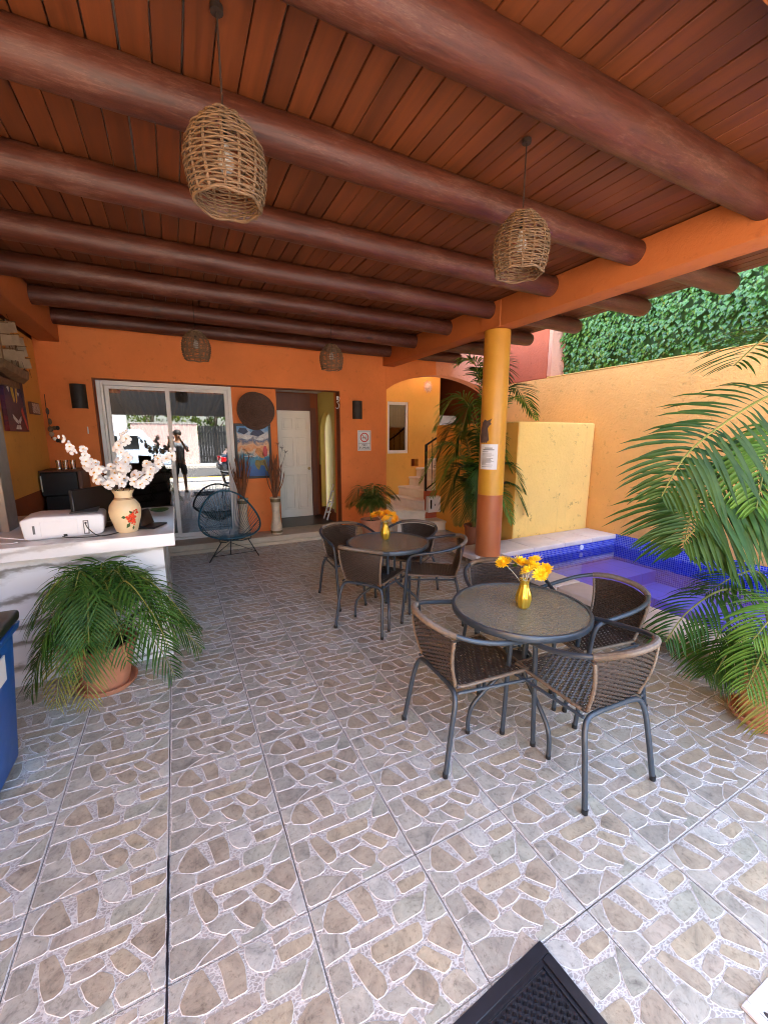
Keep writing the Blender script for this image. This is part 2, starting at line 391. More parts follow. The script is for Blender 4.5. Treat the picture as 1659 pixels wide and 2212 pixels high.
leafmat('ivy_leaf', (.024, .095, .014), (.17, .34, .06), .13, .15)  # lighter green mixes leaf tone with painted glints
leafmat('tree_leaf', (.07, .13, .02), (.17, .22, .04), .5, .4)
# clear and tinted glass
def glassy(name, tint, refl, gloss_col=(1,1,1), rough=0., bump=None, fres=False):
    t = NT(name); t.t.nodes.remove(t.b)
    tr = t.n('ShaderNodeBsdfTransparent'); tr.inputs[0].default_value = (*tint, 1)
    gl = t.n('ShaderNodeBsdfGlossy', i_Roughness=rough); gl.inputs[0].default_value = (*gloss_col, 1)
    if bump:
        co = t.coord(True, bump[2] if len(bump) > 2 else None); nd = t.n('ShaderNodeBump', i_Strength=bump[1], i_Distance=.01); t.l(t.noise(co, bump[0], 2, .5, .5), nd.inputs['Height']); t.l(nd.outputs[0], gl.inputs['Normal'])
    mx = t.n('ShaderNodeMixShader'); t.l(tr.outputs[0], mx.inputs[1]); t.l(gl.outputs[0], mx.inputs[2]); t.l(mx.outputs[0], t.out.inputs[0])
    if fres:
        fr = t.n('ShaderNodeFresnel', i_IOR=fres); a = t.math('ADD', t.math('MULTIPLY', fr.outputs[0], 1-refl), refl); t.l(a, mx.inputs[0])
    else: mx.inputs[0].default_value = refl
    return t
glassy('door_glass', (.52, .52, .50), .145)
glassy('window_glass', (.30, .32, .33), .10, fres=1.45)
glassy('clear_glass', (.93, .95, .94), .04, fres=1.3)
glassy('table_glass', (.80, .78, .70), .07, (1,1,1), .05, (70, .55), fres=1.5)
glassy('pool_water', (.80, .86, .97), .02, (1,1,1), .0, (5.0, .22), fres=1.33)
t = NT('table_glass2'); t.t.nodes.remove(t.b); co = t.coord(True); bp = t.n('ShaderNodeBump', i_Strength=.6, i_Distance=.01); t.l(t.noise(co, 75, 2, .5, .6), bp.inputs['Height'])
tr = t.n('ShaderNodeBsdfTransparent'); tr.inputs[0].default_value = (.86, .86, .78, 1); df = t.n('ShaderNodeBsdfDiffuse'); df.inputs[0].default_value = (.66, .63, .48, 1); gl = t.n('ShaderNodeBsdfGlossy', i_Roughness=.04); fr = t.n('ShaderNodeFresnel', i_IOR=1.5)
for q in (gl, fr, df): t.l(bp.outputs[0], q.inputs['Normal'])
m1 = t.n('ShaderNodeMixShader', i_0=.27); t.l(tr.outputs[0], m1.inputs[1]); t.l(df.outputs[0], m1.inputs[2]); m2 = t.n('ShaderNodeMixShader'); t.l(t.math('ADD', fr.outputs[0], .06), m2.inputs[0]); t.l(m1.outputs[0], m2.inputs[1]); t.l(gl.outputs[0], m2.inputs[2]); t.l(m2.outputs[0], t.out.inputs[0])
# amber ribbed vase glass
t = NT('amber_glass'); t.color((.50, .33, .02)); t.set(rough=.12, metal=.55, spec=.6, coat=.6)
# mosaic
t = NT('pool_mosaic'); geo = t.n('ShaderNodeNewGeometry'); sx = t.n('ShaderNodeSeparateXYZ'); t.l(geo.outputs['Position'], sx.inputs[0]); sn = t.n('ShaderNodeSeparateXYZ'); t.l(geo.outputs['Normal'], sn.inputs[0])
ax = t.math('GREATER_THAN', t.math('ABSOLUTE', sn.outputs[0]), .5); az = t.math('GREATER_THAN', t.math('ABSOLUTE', sn.outputs[2]), .5)
def sel(c, a, b):
    nd = t.n('ShaderNodeMix', data_type='FLOAT'); t.l(c, nd.inputs[0]); t.l(a, nd.inputs[2]); t.l(b, nd.inputs[3]); return nd.outputs[0]
u = sel(ax, sx.outputs[0], sx.outputs[1]); v = sel(az, sx.outputs[2], sx.outputs[1])
cb = t.n('ShaderNodeCombineXYZ'); t.l(u, cb.inputs[0]); t.l(v, cb.inputs[1])
br = t.n('ShaderNodeTexBrick', offset=0., squash=1., i_Scale=1.0); t.l(cb.outputs[0], br.inputs['Vector'])
for k, x in (('Color1', (.010,.020,.36,1)), ('Color2', (.03,.06,.62,1)), ('Mortar', (.30,.34,.62,1)), ('Mortar Size', .0022), ('Mortar Smooth', .1), ('Bias', 0.), ('Brick Width', .026), ('Row Height', .026)): br.inputs[k].default_value = x
t.color(br.outputs['Color']); t.set(rough=.2, spec=.5)
t = NT('pool_floor'); co = t.coord(True); br = t.n('ShaderNodeTexBrick', offset=0., squash=1., i_Scale=1.0); t.l(co, br.inputs['Vector'])
for k, x in (('Color1', (.075,.115,.66,1)), ('Color2', (.095,.14,.74,1)), ('Mortar', (.04,.06,.45,1)), ('Mortar Size', .006), ('Mortar Smooth', .3), ('Bias', 0.), ('Brick Width', .30), ('Row Height', .30)): br.inputs[k].default_value = x
t.color(t.mix(t.math('MULTIPLY', t.noise(co, 3, 5), .25), br.outputs['Color'], (.05,.08,.5))); t.set(rough=.3)
# paintings and prints
def painting(name, stops, sc=3.0, dist=1.6, axis='z', z0=0, z1=1, wob=.25):
    t = NT(name); co = t.coord(True); sx = t.n('ShaderNodeSeparateXYZ'); t.l(co, sx.inputs[0])
    mr = t.n('ShaderNodeMapRange'); t.l(sx.outputs[2], mr.inputs[0]); mr.inputs[1].default_value = z0; mr.inputs[2].default_value = z1
    n = t.noise(co, sc, 6, .65, dist); f = t.math('ADD', mr.outputs[0], t.math('MULTIPLY', t.math('SUBTRACT', n, .5), wob*2))
    t.color(t.ramp(f, *stops)); t.set(rough=.45); t.bump(t.noise(co, 60, 4), .2, .003); return t
painting('seascape_paint', [(0, (.02,.09,.30)), (.22, (.03,.14,.42)), (.40, (.05,.26,.38)), (.47, (.65,.55,.42)), (.53, (.70,.27,.08)), (.60, (.75,.45,.25)), (.70, (.06,.10,.20)), (.80, (.62,.60,.58)), (.90, (.10,.28,.52)), (1, (.06,.20,.48))], 6, 1.5, 'z', .99, 1.80, .22)
painting('purple_paint', [(0, (.18,.015,.02)), (.3, (.05,.012,.03)), (.5, (.10,.02,.06)), (.7, (.045,.015,.08)), (.85, (.02,.01,.04)), (1, (.12,.05,.02))], 9, 2.5, 'z', 1.66, 2.18, .5)
t = NT('speckled_print'); co = t.coord(True); t.color(t.ramp(t.noise(co, 60, 4), (.42, (.20,.05,.03)), (.5, (.7,.66,.6)), (.62, (.28,.08,.05)))); t.set(rough=.5)

# ================================================================= STRUCTURE
# ---- floor: dark grout bed + one object per stone-look tile
TS, TX0, TY0 = .428, -.1495, 1.122
def tile_mesh():
    A = [ # stones of the printed motif, traced in tile units (0..1)
        ((0.4, 0.345, 0.295), [(0.169, 0.981), (0.225, 0.984), (0.263, 0.886), (0.303, 0.806), (0.328, 0.745), (0.232, 0.734), (0.169, 0.752), (0.097, 0.792), (0.081, 0.846), (0.111, 0.902), (0.141, 0.949)]),
        ((0.43, 0.415, 0.4), [(0.008, 0.986), (0.139, 0.974), (0.085, 0.907), (0.064, 0.836), (0.013, 0.843)]),
        ((0.4, 0.345, 0.295), [(0.324, 0.974), (0.461, 0.977), (0.492, 0.874), (0.492, 0.783), (0.487, 0.727), (0.377, 0.731), (0.361, 0.822), (0.345, 0.909)]),
        ((0.5, 0.5, 0.505), [(0.515, 0.986), (0.616, 0.967), (0.665, 0.925), (0.695, 0.832), (0.653, 0.766), (0.576, 0.797), (0.534, 0.846), (0.511, 0.914)]),
        ((0.43, 0.38, 0.35), [(0.707, 0.965), (0.819, 0.970), (0.826, 0.916), (0.718, 0.895)]),
        ((0.5, 0.5, 0.505), [(0.847, 0.967), (0.999, 0.970), (0.999, 0.897), (0.845, 0.907)]),
        ((0.44, 0.38, 0.31), [(0.728, 0.867), (1.004, 0.848), (1.001, 0.804), (0.943, 0.769), (0.739, 0.766)]),
        ((0.41, 0.41, 0.38), [(0.613, 0.722), (0.721, 0.731), (0.903, 0.710), (0.873, 0.659), (0.810, 0.596), (0.611, 0.593), (0.599, 0.636)]),
        ((0.41, 0.41, 0.38), [(0.915, 0.678), (1.011, 0.750), (1.008, 0.502), (0.924, 0.493), (0.812, 0.509), (0.840, 0.579)]),
        ((0.43, 0.38, 0.35), [(0.230, 0.701), (0.377, 0.694), (0.473, 0.701), (0.560, 0.680), (0.557, 0.596), (0.366, 0.605), (0.223, 0.612)]),
        ((0.43, 0.415, 0.4), [(0.027, 0.811), (0.197, 0.722), (0.204, 0.614), (0.053, 0.610), (0.018, 0.603)]),
        ((0.44, 0.38, 0.31), [(0.359, 0.568), (0.744, 0.544), (0.749, 0.498), (0.716, 0.428), (0.522, 0.437), (0.361, 0.449), (0.335, 0.500)]),
        ((0.4, 0.345, 0.295), [(0.749, 0.411), (0.854, 0.472), (0.982, 0.470), (0.994, 0.285), (0.908, 0.224), (0.831, 0.311)]),
        ((0.37, 0.35, 0.33), [(0.025, 0.582), (0.155, 0.568), (0.151, 0.465), (0.137, 0.409), (0.022, 0.409)]),
        ((0.4, 0.345, 0.295), [(0.181, 0.558), (0.261, 0.568), (0.293, 0.512), (0.361, 0.374), (0.354, 0.306), (0.314, 0.283), (0.263, 0.287), (0.228, 0.369), (0.195, 0.479)]),
        ((0.43, 0.38, 0.35), [(0.401, 0.376), (0.536, 0.407), (0.578, 0.376), (0.599, 0.327), (0.520, 0.308), (0.405, 0.313)]),
        ((0.44, 0.38, 0.31), [(0.625, 0.369), (0.711, 0.388), (0.838, 0.229), (0.793, 0.199), (0.749, 0.194), (0.679, 0.271)]),
        ((0.4, 0.345, 0.295), [(0.464, 0.278), (0.583, 0.297), (0.655, 0.238), (0.676, 0.164), (0.644, 0.103), (0.595, 0.086), (0.520, 0.166)]),
        ((0.43, 0.415, 0.4), [(0.032, 0.395), (0.144, 0.402), (0.200, 0.388), (0.230, 0.292), (0.221, 0.245), (0.165, 0.231), (0.027, 0.241)]),
        ((0.43, 0.415, 0.4), [(0.270, 0.266), (0.443, 0.273), (0.461, 0.208), (0.543, 0.093), (0.445, 0.150), (0.394, 0.138), (0.296, 0.208)]),
        ((0.46, 0.42, 0.375), [(0.702, 0.157), (0.828, 0.173), (0.868, 0.145), (0.905, 0.019), (0.824, 0.021), (0.732, 0.021), (0.688, 0.107)]),
        ((0.5, 0.5, 0.505), [(0.926, 0.192), (1.001, 0.255), (1.006, 0.005), (0.922, 0.014), (0.894, 0.110)]),
        ((0.37, 0.35, 0.33), [(0.013, 0.220), (0.172, 0.208), (0.354, 0.119), (0.228, 0.063), (0.169, 0.019), (0.006, 0.023)]),
        ((0.43, 0.38, 0.35), [(0.370, 0.107), (0.422, 0.129), (0.452, 0.058), (0.466, 0.009), (0.197, 0.014), (0.235, 0.054)]),
        ((0.41, 0.41, 0.38), [(0.501, 0.068), (0.564, 0.063), (0.655, 0.107), (0.690, 0.009), (0.501, 0.009)]),
    ]
    bm = MB(); g = .0021; h = .5*0
    s = TS
    bm.box(g, s-g, g, s-g, -.012, 0, 1)
    cols = []
    for (c, poly) in A:
        P = [Vector((max(.012, min(.988, x))*s, max(.012, min(.988, y))*s)) for x, y in poly]
        ar = sum(P[i].x*P[(i+1) % len(P)].y - P[(i+1) % len(P)].x*P[i].y for i in range(len(P)))
        if ar < 0: P.reverse()
        ce0 = sum(P, Vector((0,0)))/len(P); P = [p+(p-ce0).normalized()*.0042 for p in P]
        P = [Vector((max(.011*s, min(.989*s, p.x)), max(.011*s, min(.989*s, p.y)))) for p in P]
        # round the corners a little, keep the joint
        Q = []
        n = len(P)
        for i in range(n):
            a, b, d = P[i-1], P[i], P[(i+1) % n]; Q += [b.lerp(a, .11), b.lerp(d, .11)]
        ce = sum(Q, Vector((0,0)))/len(Q); n = len(Q)
        lo = [(q.x, q.y, .0001) for q in Q]; hi = []
        for q in Q:
            d = q-ce; k = max(.5, 1-.0020/max(d.length, 1e-4)); r = ce+d*k; hi.append((r.x, r.y, .0016))
        f0 = len(bm.f)
        bm.add(lo+hi, [tuple(range(n, 2*n))], 0); o_ = len(bm.v)-2*n; bm.f += [tuple(o_+q for q in (i, (i+1) % n, n+(i+1) % n, n+i)) for i in range(n)]; bm.m += [2]*n
        cols.append((f0, len(bm.f), c))
    me = bpy.data.meshes.new('tile'); me.from_pydata(bm.v, [], bm.f)
    me.materials.append(M['tile_stone']); me.materials.append(M['tile_vein']); me.materials.append(M['tile_line']); me.polygons.foreach_set('material_index', bm.m)
    ca = me.color_attributes.new('Col', 'FLOAT_COLOR', 'CORNER')
    for f0, f1, c in cols:
        for k in range(f0, f1):
            for li in me.polygons[k].loop_indices: ca.data[li].color = (*c, 1)
    return me
mb = MB(); mb.box(-1.75, 3.30, -2.6, 6.10, -.20, -.0035); mb.box(3.3, 4.2, 4.16, 6.95, -.20, -.0035)
floor = struct(mb.build('patio_floor', 'grout', smooth=0))
tme = tile_mesh()
m_ = MB(); rn = random.Random(1); L_ = []; R_ = []
for k in range(40):
    y = 1.552-1.3*k/39; w_ = .0026+.0022*rn.random()*(1 if k < 26 else .4); c_ = -.1495+rn.uniform(-.001, .001); L_.append((c_-w_, y, .0024)); R_.append((c_+w_, y, .0024))
m_.add(L_+R_, [(k, k+1, 40+k+1, 40+k) for k in range(39)]); m_.build('open_joint', 'black_rubber', floor, fix=False, smooth=0)
for i in range(-4, 11):
    for j in range(-9, 13):
        x, y = TX0+i*TS, TY0+j*TS
        if x > 3.3-.05 and y < 4.16: continue
        if x > 4.1 or y > 6.0 and x < 3.2 or y > 6.1: continue
        if x < -1.6: continue
        o = inst(tme, 'tile', floor, (x, y, random.uniform(-.0006, .0006)), (random.uniform(-.0012, .0012), random.uniform(-.0012, .0012), 0))
# ---- raised ledge in front of the doors
mb = MB(); mb.box(-1.38, 3.27, 6.08, 6.60, 0, .05); mb.box(-1.38, 3.27, 6.10, 6.60, .05, .122)
mb.box(-1.38, 3.27, 6.085, 6.60, .122, .137)
struct(mb.build('door_ledge', 'ledge_stone', bevel=.008, segs=2))
# ---- back wall, recess and rooms behind
Z1 = 3.05
struct(weld(slab('y', 6.35, 6.47, [-1.38, 3.27], [.0, Z1], [(-.85, 2.43, -1, 2.335)]).build('back_wall', 'orange_wall', smooth=0)))
mb = MB(); mb.prism([(-.85, 0), (-.85, 2.335), (2.43, 2.335), (2.43, 0), (2.418, 0), (2.418, 2.323), (-.838, 2.323), (-.838, 0)], 'y', 6.347, 6.50)  # brown trim; the strip over the recess also carries a painted shadow line
struct(mb.build('door_reveal_wall', 'brown_band', smooth=0))
struct(weld(slab('y', 6.472, 6.60, [-.85, 2.43], [.12, 2.5], [(-.835, .80, -1, 2.33), (1.44, 2.42, -1, 2.36)]).build('recessed_wall', 'orange_wall', smooth=0)))
# dark room behind the sliding door
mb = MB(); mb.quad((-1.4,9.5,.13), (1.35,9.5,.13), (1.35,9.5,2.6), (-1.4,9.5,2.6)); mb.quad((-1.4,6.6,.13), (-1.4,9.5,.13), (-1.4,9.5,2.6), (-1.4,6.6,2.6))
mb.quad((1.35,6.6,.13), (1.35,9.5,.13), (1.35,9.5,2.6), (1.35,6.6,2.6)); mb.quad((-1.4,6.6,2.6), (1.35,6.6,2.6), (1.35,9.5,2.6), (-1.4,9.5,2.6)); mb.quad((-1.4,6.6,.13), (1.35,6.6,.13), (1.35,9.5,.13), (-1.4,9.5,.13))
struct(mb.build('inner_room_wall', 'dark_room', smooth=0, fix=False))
# hallway to the white door
mb = MB(); mb.box(1.38, 2.6, 6.60, 7.6, .0, .132)
struct(mb.build('hall_floor', 'desk_wood', smooth=0))
mb = MB(); mb.box(1.37, 2.7, 6.60, 7.7, 2.40, 2.5)
struct(mb.build('hall_ceiling', 'white_plaster', smooth=0))
mb = MB(); mb.box(1.36, 1.44, 6.60, 7.7, .13, 2.4); struct(mb.build('hall_side_wall', 'white_plaster', smooth=0))
# right hall wall with an arched recess
def arch_poly(c, hw, z0, zs, n=12): return [(c+hw, z0)] + [(c+hw*math.cos(math.pi*k/n), zs+hw*1.25*math.sin(math.pi*k/n)) for k in range(n+1)] + [(c-hw, z0)]
ap = arch_poly(7.06, .34, .30, 1.62)
poly = [(6.60,.30), (6.60,2.4), (7.60,2.4), (7.60,.30)] + ap
mb = MB(); mb.prism(poly, 'x', 2.432, 2.52); struct(mb.build('hall_wall', 'green_hall', smooth=0))
mb = MB(); mb.box(2.428, 2.53, 6.60, 7.60, .13, .30); mb.box(2.426, 2.432, 7.402, 7.60, .30, 1.1)
struct(mb.build('hall_skirting', 'brown_band', smooth=0))
mb = MB(); mb.box(2.60, 2.66, 6.6, 7.6, .13, 2.4); struct(mb.build('hall_niche_wall', 'green_hall', smooth=0))
mb = MB(); mb.box(1.44, 2.45, 7.50, 7.60, .13, 2.4); struct(mb.build('hall_end_wall', 'brown_band', smooth=0))
# ---- left wall, beam, pillar
mb = MB(); mb.box(-1.755, -1.42, .3, 6.6, 2.745, 3.05); struct(mb.build('left_leak_block', 'brown_band', smooth=0))  # added block closing the bright gap above the left wall
mb = MB(); mb.box(-2.2, -1.76, .3, 6.6, 0, 3.083); struct(mb.build('outer_leak_wall', 'ochre_wall', smooth=0))  # added outside the left wall to stop a light leak
mb = MB(); mb.box(-1.55, -1.38, 3.3, 6.6, 1.02, 2.72); struct(mb.build('left_wall', 'ochre_wall', smooth=0))
mb = MB(); mb.box(-1.55, -1.377, 3.3, 6.6, 0, 1.02); struct(mb.build('left_wall_dado', 'brown_band', smooth=0))
mb = MB(); mb.box(-1.62, -1.14, 3.62, 3.92, 1.04, 2.74); struct(mb.build('left_pillar', 'orange_wall', bevel=.01))
mb = MB(); mb.box(-1.62, -1.137, 3.617, 3.923, 0, 1.04); struct(mb.build('left_pillar_base', 'brown_band', bevel=.01))
mb = MB(); mb.box(-1.137, -1.085, 3.70, 3.90, 0, 2.72); struct(mb.build('left_pillar_trim', 'steel_grey', bevel=.004))
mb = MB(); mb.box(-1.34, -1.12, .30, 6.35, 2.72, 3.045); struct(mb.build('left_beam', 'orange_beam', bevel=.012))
# ---- ceiling with planks and logs
mb = MB(); mb.box(-2.2, 4.70, .30, 6.6, 3.085, 3.25)
ceil = struct(mb.build('ceiling', 'roof_cement', smooth=0))
pw = .107; x = -2.2; pm = {}
while x < 4.60:
    segs = [(.30, 2.14, 0), (2.14, 6.35, 0)] if random.random() < .5 else [(.30, 3.73, 0), (3.73, 6.35, 0)]
    wv = random.choice((.0995, .101, .1025))
    for (a, b, _) in segs:
        k = (a, b, wv)
        if k not in pm:
            m_ = MB(); m_.box(0, wv, a+.001, b-.001, 0, .022); o_ = m_.build('plank', 'plank_wood', ceil, bevel=.0025); pm[k] = o_.data
            o_.location = (x, 0, 3.055+random.uniform(-.003, .003)); o_.rotation_euler = (0, random.uniform(-.012,.012), 0)
        else: inst(pm[k], 'plank', ceil, (x, 0, 3.055+random.uniform(-.003, .003)), (0, random.uniform(-.012, .012), 0))
    x += pw
LOGY = [1.37, 2.14, 2.92, 3.73, 4.50, 5.33, 6.12]
for k, y in enumerate(LOGY):
    m_ = MB(); r0 = .088 if y != 1.37 else .098; pts = []; rr = []
    for i in range(118):
        xx = -1.30 + 5.90*i/117; i = i/4; pts.append((xx, y+.008*math.sin(i*.22+k*2.1), 3.052-r0+.003*math.sin(i*.3+k))); rr.append(r0*(1+.03*math.sin(i*.21+k*1.7)+.008*math.sin(i*1.3+k)))
    rr[0] *= .93; rr[-1] *= .88; pts.append((4.612, pts[-1][1], pts[-1][2])); rr.append(rr[-1]*.8)
    m_.tube(pts, rr, 24); q_ = []
    for (vx, vy, vz) in m_.v:
        cz = 3.052-r0; d_ = Vector((0, vy-y, vz-cz)); nn = mnoise.noise(Vector((vx*1.3+k*9, d_.y*7, d_.z*7)))*.006+mnoise.noise(Vector((vx*5+k*3, d_.y*16, d_.z*16)))*.0035
        d_ = d_+d_.normalized()*nn; q_.append((vx, y+d_.y, min(cz+d_.z, 3.0545)))
    m_.v = q_; m_.build('log_beam', 'log_wood', ceil, smooth=60)
# ---- edge beam, front beam, lintel, column
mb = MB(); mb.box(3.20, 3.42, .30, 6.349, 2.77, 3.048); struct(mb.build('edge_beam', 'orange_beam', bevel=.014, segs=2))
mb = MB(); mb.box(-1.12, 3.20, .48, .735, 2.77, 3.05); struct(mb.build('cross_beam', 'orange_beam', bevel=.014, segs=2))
mb = MB(); mb.box(-2.05, -1.75, -2.6, 3.6, -.1, 3.1); struct(mb.build('side_wall', 'ochre_wall', smooth=0))
mb = MB(); mb.box(-2.2, 4.7, -2.80, -2.602, 2.32, 3.1); struct(mb.build('front_lintel', 'black_iron', bevel=.012))  # near-black colour stands in for shade mirrored in the glass door
c = thing('column', 'round column painted yellow above and terracotta below, carrying the orange beam', 'column', (3.30, 3.71, .20))
MB().lathe([(.150, 0), (.148, .74)], 40).build('lower_shaft', 'column_red', c)
MB().lathe([(.148, .741), (.147, 1.16)], 40).build('middle_shaft', 'column_band', c)
MB().lathe([(.147, 1.161), (.142, 2.50), (.14, 2.56)], 40).build('upper_shaft', 'column_yellow', c)
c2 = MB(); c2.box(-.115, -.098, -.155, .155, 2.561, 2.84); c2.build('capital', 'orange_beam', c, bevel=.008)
# ---- arch wall over the stairs, right of the back wall
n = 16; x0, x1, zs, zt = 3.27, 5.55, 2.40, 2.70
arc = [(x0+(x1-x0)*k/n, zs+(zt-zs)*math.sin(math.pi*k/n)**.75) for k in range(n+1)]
poly = [(x0, Z1), (x0, zs)] + arc[1:-1] + [(x1, zs), (x1, 0), (7.2, 0), (7.2, 7.0), (4.72, 7.0), (4.72, Z1)]  # tall part above the roof, out of view, raised to stop a sun leak
mb = MB(); mb.prism(poly, 'y', 6.352, 6.58); struct(mb.build('arch_wall', 'pink_wall', smooth=0))  # pink outer paint; its colour also carries the wall's sunlit brightness
mb = MB(); mb.prism([(x0, Z1-.002), (x0, zs)] + arc[1:8] + [(4.25, Z1-.002)], 'y', 6.344, 6.351); struct(mb.build('arch_spandrel', 'orange_wall', smooth=0))
mb = MB(); mb.box(3.12, 3.27, 6.47, 6.898, 0, 3.2); struct(mb.build('arch_jamb_wall', 'stair_wall', smooth=0))
struct(weld(slab('y', 6.90, 7.05, [3.2, 4.74], [0, 6.8], [(3.58, 4.03, 1.30, 2.26), (4.10, 4.265, 1.04, 1.19)]).build('stair_back_wall', 'stair_wall', smooth=0)))  # unseen upper part raised to keep direct sun out of the stairwell
mb = MB(); mb.box(4.09, 4.28, 7.052, 7.08, 1.02, 1.21); mb.box(3.2, 7.2, 8.6, 8.7, 0, 4); mb.box(4.6, 4.735, 7.05, 8.6, 0, 4); struct(mb.build('stair_far_wall', 'brown_band', smooth=0))
mb = MB(); mb.box(-2.2, 3.1, 6.602, 9.8, 2.62, 3.3); struct(mb.build('leak_cover_slab', 'roof_cement', smooth=0))  # added slab, out of view, closing light leaks over the hall and room
mb = MB(); mb.box(5.72, 5.85, 6.59, 8.6, 0, 3.2); mb.box(2.75, 3.1, 6.60, 9.6, 0, 2.62); mb.box(-1.7, -1.42, 6.602, 9.6, 0, 2.62); struct(mb.build('leak_block_wall', 'brown_band', smooth=0))  # added to close light leaks; keeps the passage and hall dark
mb = MB(); mb.box(4.74, 7.2, 6.585, 8.7, 3.2, 3.3); mb.box(3.1, 4.74, 7.052, 8.7, 3.2, 3.3); struct(mb.build('stair_ceiling', 'stair_wall', smooth=0))
mb = MB(); mb.box(3.30, 4.40, 7.10, 8.5, .9, 2.6); struct(mb.build('stair_window_dark_box', 'dark_room', smooth=0))  # solid near-black box stands in for the unlit room behind the window
# ---- right garden wall and pump block
mb = MB(); mb.box(5.70, 5.95, -4.5, 6.351, -.2, 2.59); struct(mb.build('garden_wall', 'yellow_wall', bevel=.012, segs=2))
mb = MB(); mb.box(5.695, 5.96, -4.5, 5.15, 2.592, 2.605); struct(mb.build('garden_wall_cap', 'yellow_block', smooth=0))
mb = MB(); mb.box(5.703, 6.3, 5.16, 6.35, 2.592, 6.6); struct(mb.build('red_pillar_wall', 'red_pillar', bevel=.01))  # upper part, out of view, raised to block a sun leak
mb = MB(); mb.box(5.695, 6.3, 5.08, 5.158, 2.607, 6.6); struct(mb.build('pillar_edge_wall', 'pink_wall', bevel=.008))  # same pillar's front face, lit tone put into lighter pink; raised against the sun
b = thing('plaster_block', 'square yellow plastered block wall standing at the far end of the pool', 'wall', (4.15, 4.16, .0))
mb = MB(); mb.box(.003, 1.548, .0, 1.95, -.2, 1.815); mb.build('plaster_front', 'yellow_block', b, bevel=.03, segs=3)
mb = MB(); mb.box(0, .0028, .012, 1.95, 0, 1.80); mb.build('plaster_side', 'stair_wall', b, smooth=0)
struct(MB().box(3.1, 7.2, -4.5, 6.95, -2.0, -1.9).build('sub_ground', 'cement', smooth=0))

# ---- pool
px0, px1, py1, wl = 3.46, 5.70, 3.68, .03
mb = MB()
mb.quad((px0,-3,-.75), (px1,-3,-.75), (px1,py1,-.75), (px0,py1,-.75), 1)
mb.quad((px0,-3,-1.2), (px0,py1,-1.2), (px0,py1,.135), (px0,-3,.135)); mb.quad((px1-.004,-3,-1.2), (px1-.004,py1,-1.2), (px1-.004,py1,.20), (px1-.004,-3,.20))
mb.quad((px0,py1,-1.2), (px1,py1,-1.2), (px1,py1,.135), (px0,py1,.135)); mb.quad((px0,-3,-1.2), (px1,-3,-1.2), (px1,-3,.135), (px0,-3,.135))
mb.box(px0+.002, px1-.006, 3.05, py1-.002, -1.19, -.18, 1)           # bench step along the far side
mb.box(5.08, px1-.006, -2.99, 3.048, -1.19, -.34, 1)
pool = struct(mb.build('swimming_pool', ['pool_mosaic', 'pool_floor'], smooth=0, fix=False))
mb = MB(); mb.box(3.28, 3.458, -3, 4.10, -.2, .13); mb.box(3.458, 4.15, py1+.002, 4.10, -.2, .13); mb.box(4.15, 5.69, py1+.002, 4.158, -.2, .13); struct(mb.build('pool_kerb_wall', 'grout', smooth=0))
mb = MB(); mb.quad((px0-.01,-3,wl), (px1,-3,wl), (px1,py1+.01,wl), (px0-.01,py1+.01,wl)); struct(mb.build('water', 'pool_water', smooth=0, fix=False))
cm = {}
def coping(x0, x1, y0, y1):
    m_ = MB(); m_.box(x0, x1, y0, y1, .134, .20); m_.build('coping_stone', 'coping_stone', pool, bevel=.014, segs=3)
y = 4.14
coping(3.10, 3.475, 3.665, 4.155)
y = 3.66
while y > -2.6: coping(3.14, 3.475, y-.555, y-.003); y -= .558
x = 3.478
for wd in (.55, .58, .56, .53): coping(x, min(x+wd-.003, 5.695), 3.655, 4.155); x += wd
mb = MB(); mb.lathe([(.0001, 0), (.035, 0), (.035, .012), (.0001, .014)], 16); fit = mb.build('pool_inlet', 'white_plastic', pool); fit.location = (4.97, 3.678, .085); fit.rotation_euler = (R(90), 0, 0)
# ---- stairs
st = thing('staircase', 'pale stone winder stairs with rounded nosings rising under the yellow arch', 'stairs', (3.8, 6.0, 0))
def step(poly, z, zb):
    P = [(a-3.8, b-6.0) for a, b in poly]; m_ = MB(); m_.prism(P, 'z', zb, z-.045); m_.build('riser', 'step_stone', st, smooth=0)
    ce = Vector((sum(p[0] for p in P)/len(P), sum(p[1] for p in P)/len(P)))
    Q = []
    for p in P:
        d = Vector(p)-ce; q = ce+d*(1+.025/max(d.length, .1)); Q.append((min(q.x, .95), min(q.y, .897)))
    m_ = MB(); m_.prism(Q, 'z', z-.046, z); m_.build('tread', 'step_stone', st, bevel=.018, segs=3)
step([(3.30,5.98),(4.12,5.74),(4.14,6.10),(3.9,6.89),(3.30,6.89)], .17, 0)
step([(3.30,6.42),(3.80,5.90),(3.90,6.12),(4.1,6.88),(3.30,6.88)], .34, .17)
step([(3.64,6.88),(3.82,5.95),(3.92,6.12),(4.5,6.13),(4.5,6.88)], .51, .34)
step([(3.82,6.88),(3.95,6.13),(4.7,6.13),(4.7,6.88)], .68, .51)
step([(4.05,6.88),(4.19,6.13),(4.72,6.13),(4.72,6.88)], .85, .68)
step([(4.21,6.88),(4.36,6.13),(4.73,6.13),(4.73,6.88)], 1.02, .85)
step([(4.45,6.88),(4.55,6.13),(4.735,6.13),(4.735,6.88)], 1.19, 1.02)
m_ = MB(); m_.box(.11, .345, .06, .125, .10, .66); m_.build('stair_side', 'red_pillar', st, smooth=0)
mb = MB(); mb.box(4.75, 5.6, 6.95, 8.5, 1.4, 1.56); mb.box(4.75, 5.6, 7.15, 8.5, 1.56, 1.73); mb.box(4.75, 5.6, 7.35, 8.5, 1.73, 1.9); mb.box(4.75, 5.6, 7.5, 8.5, 1.9, 2.07)
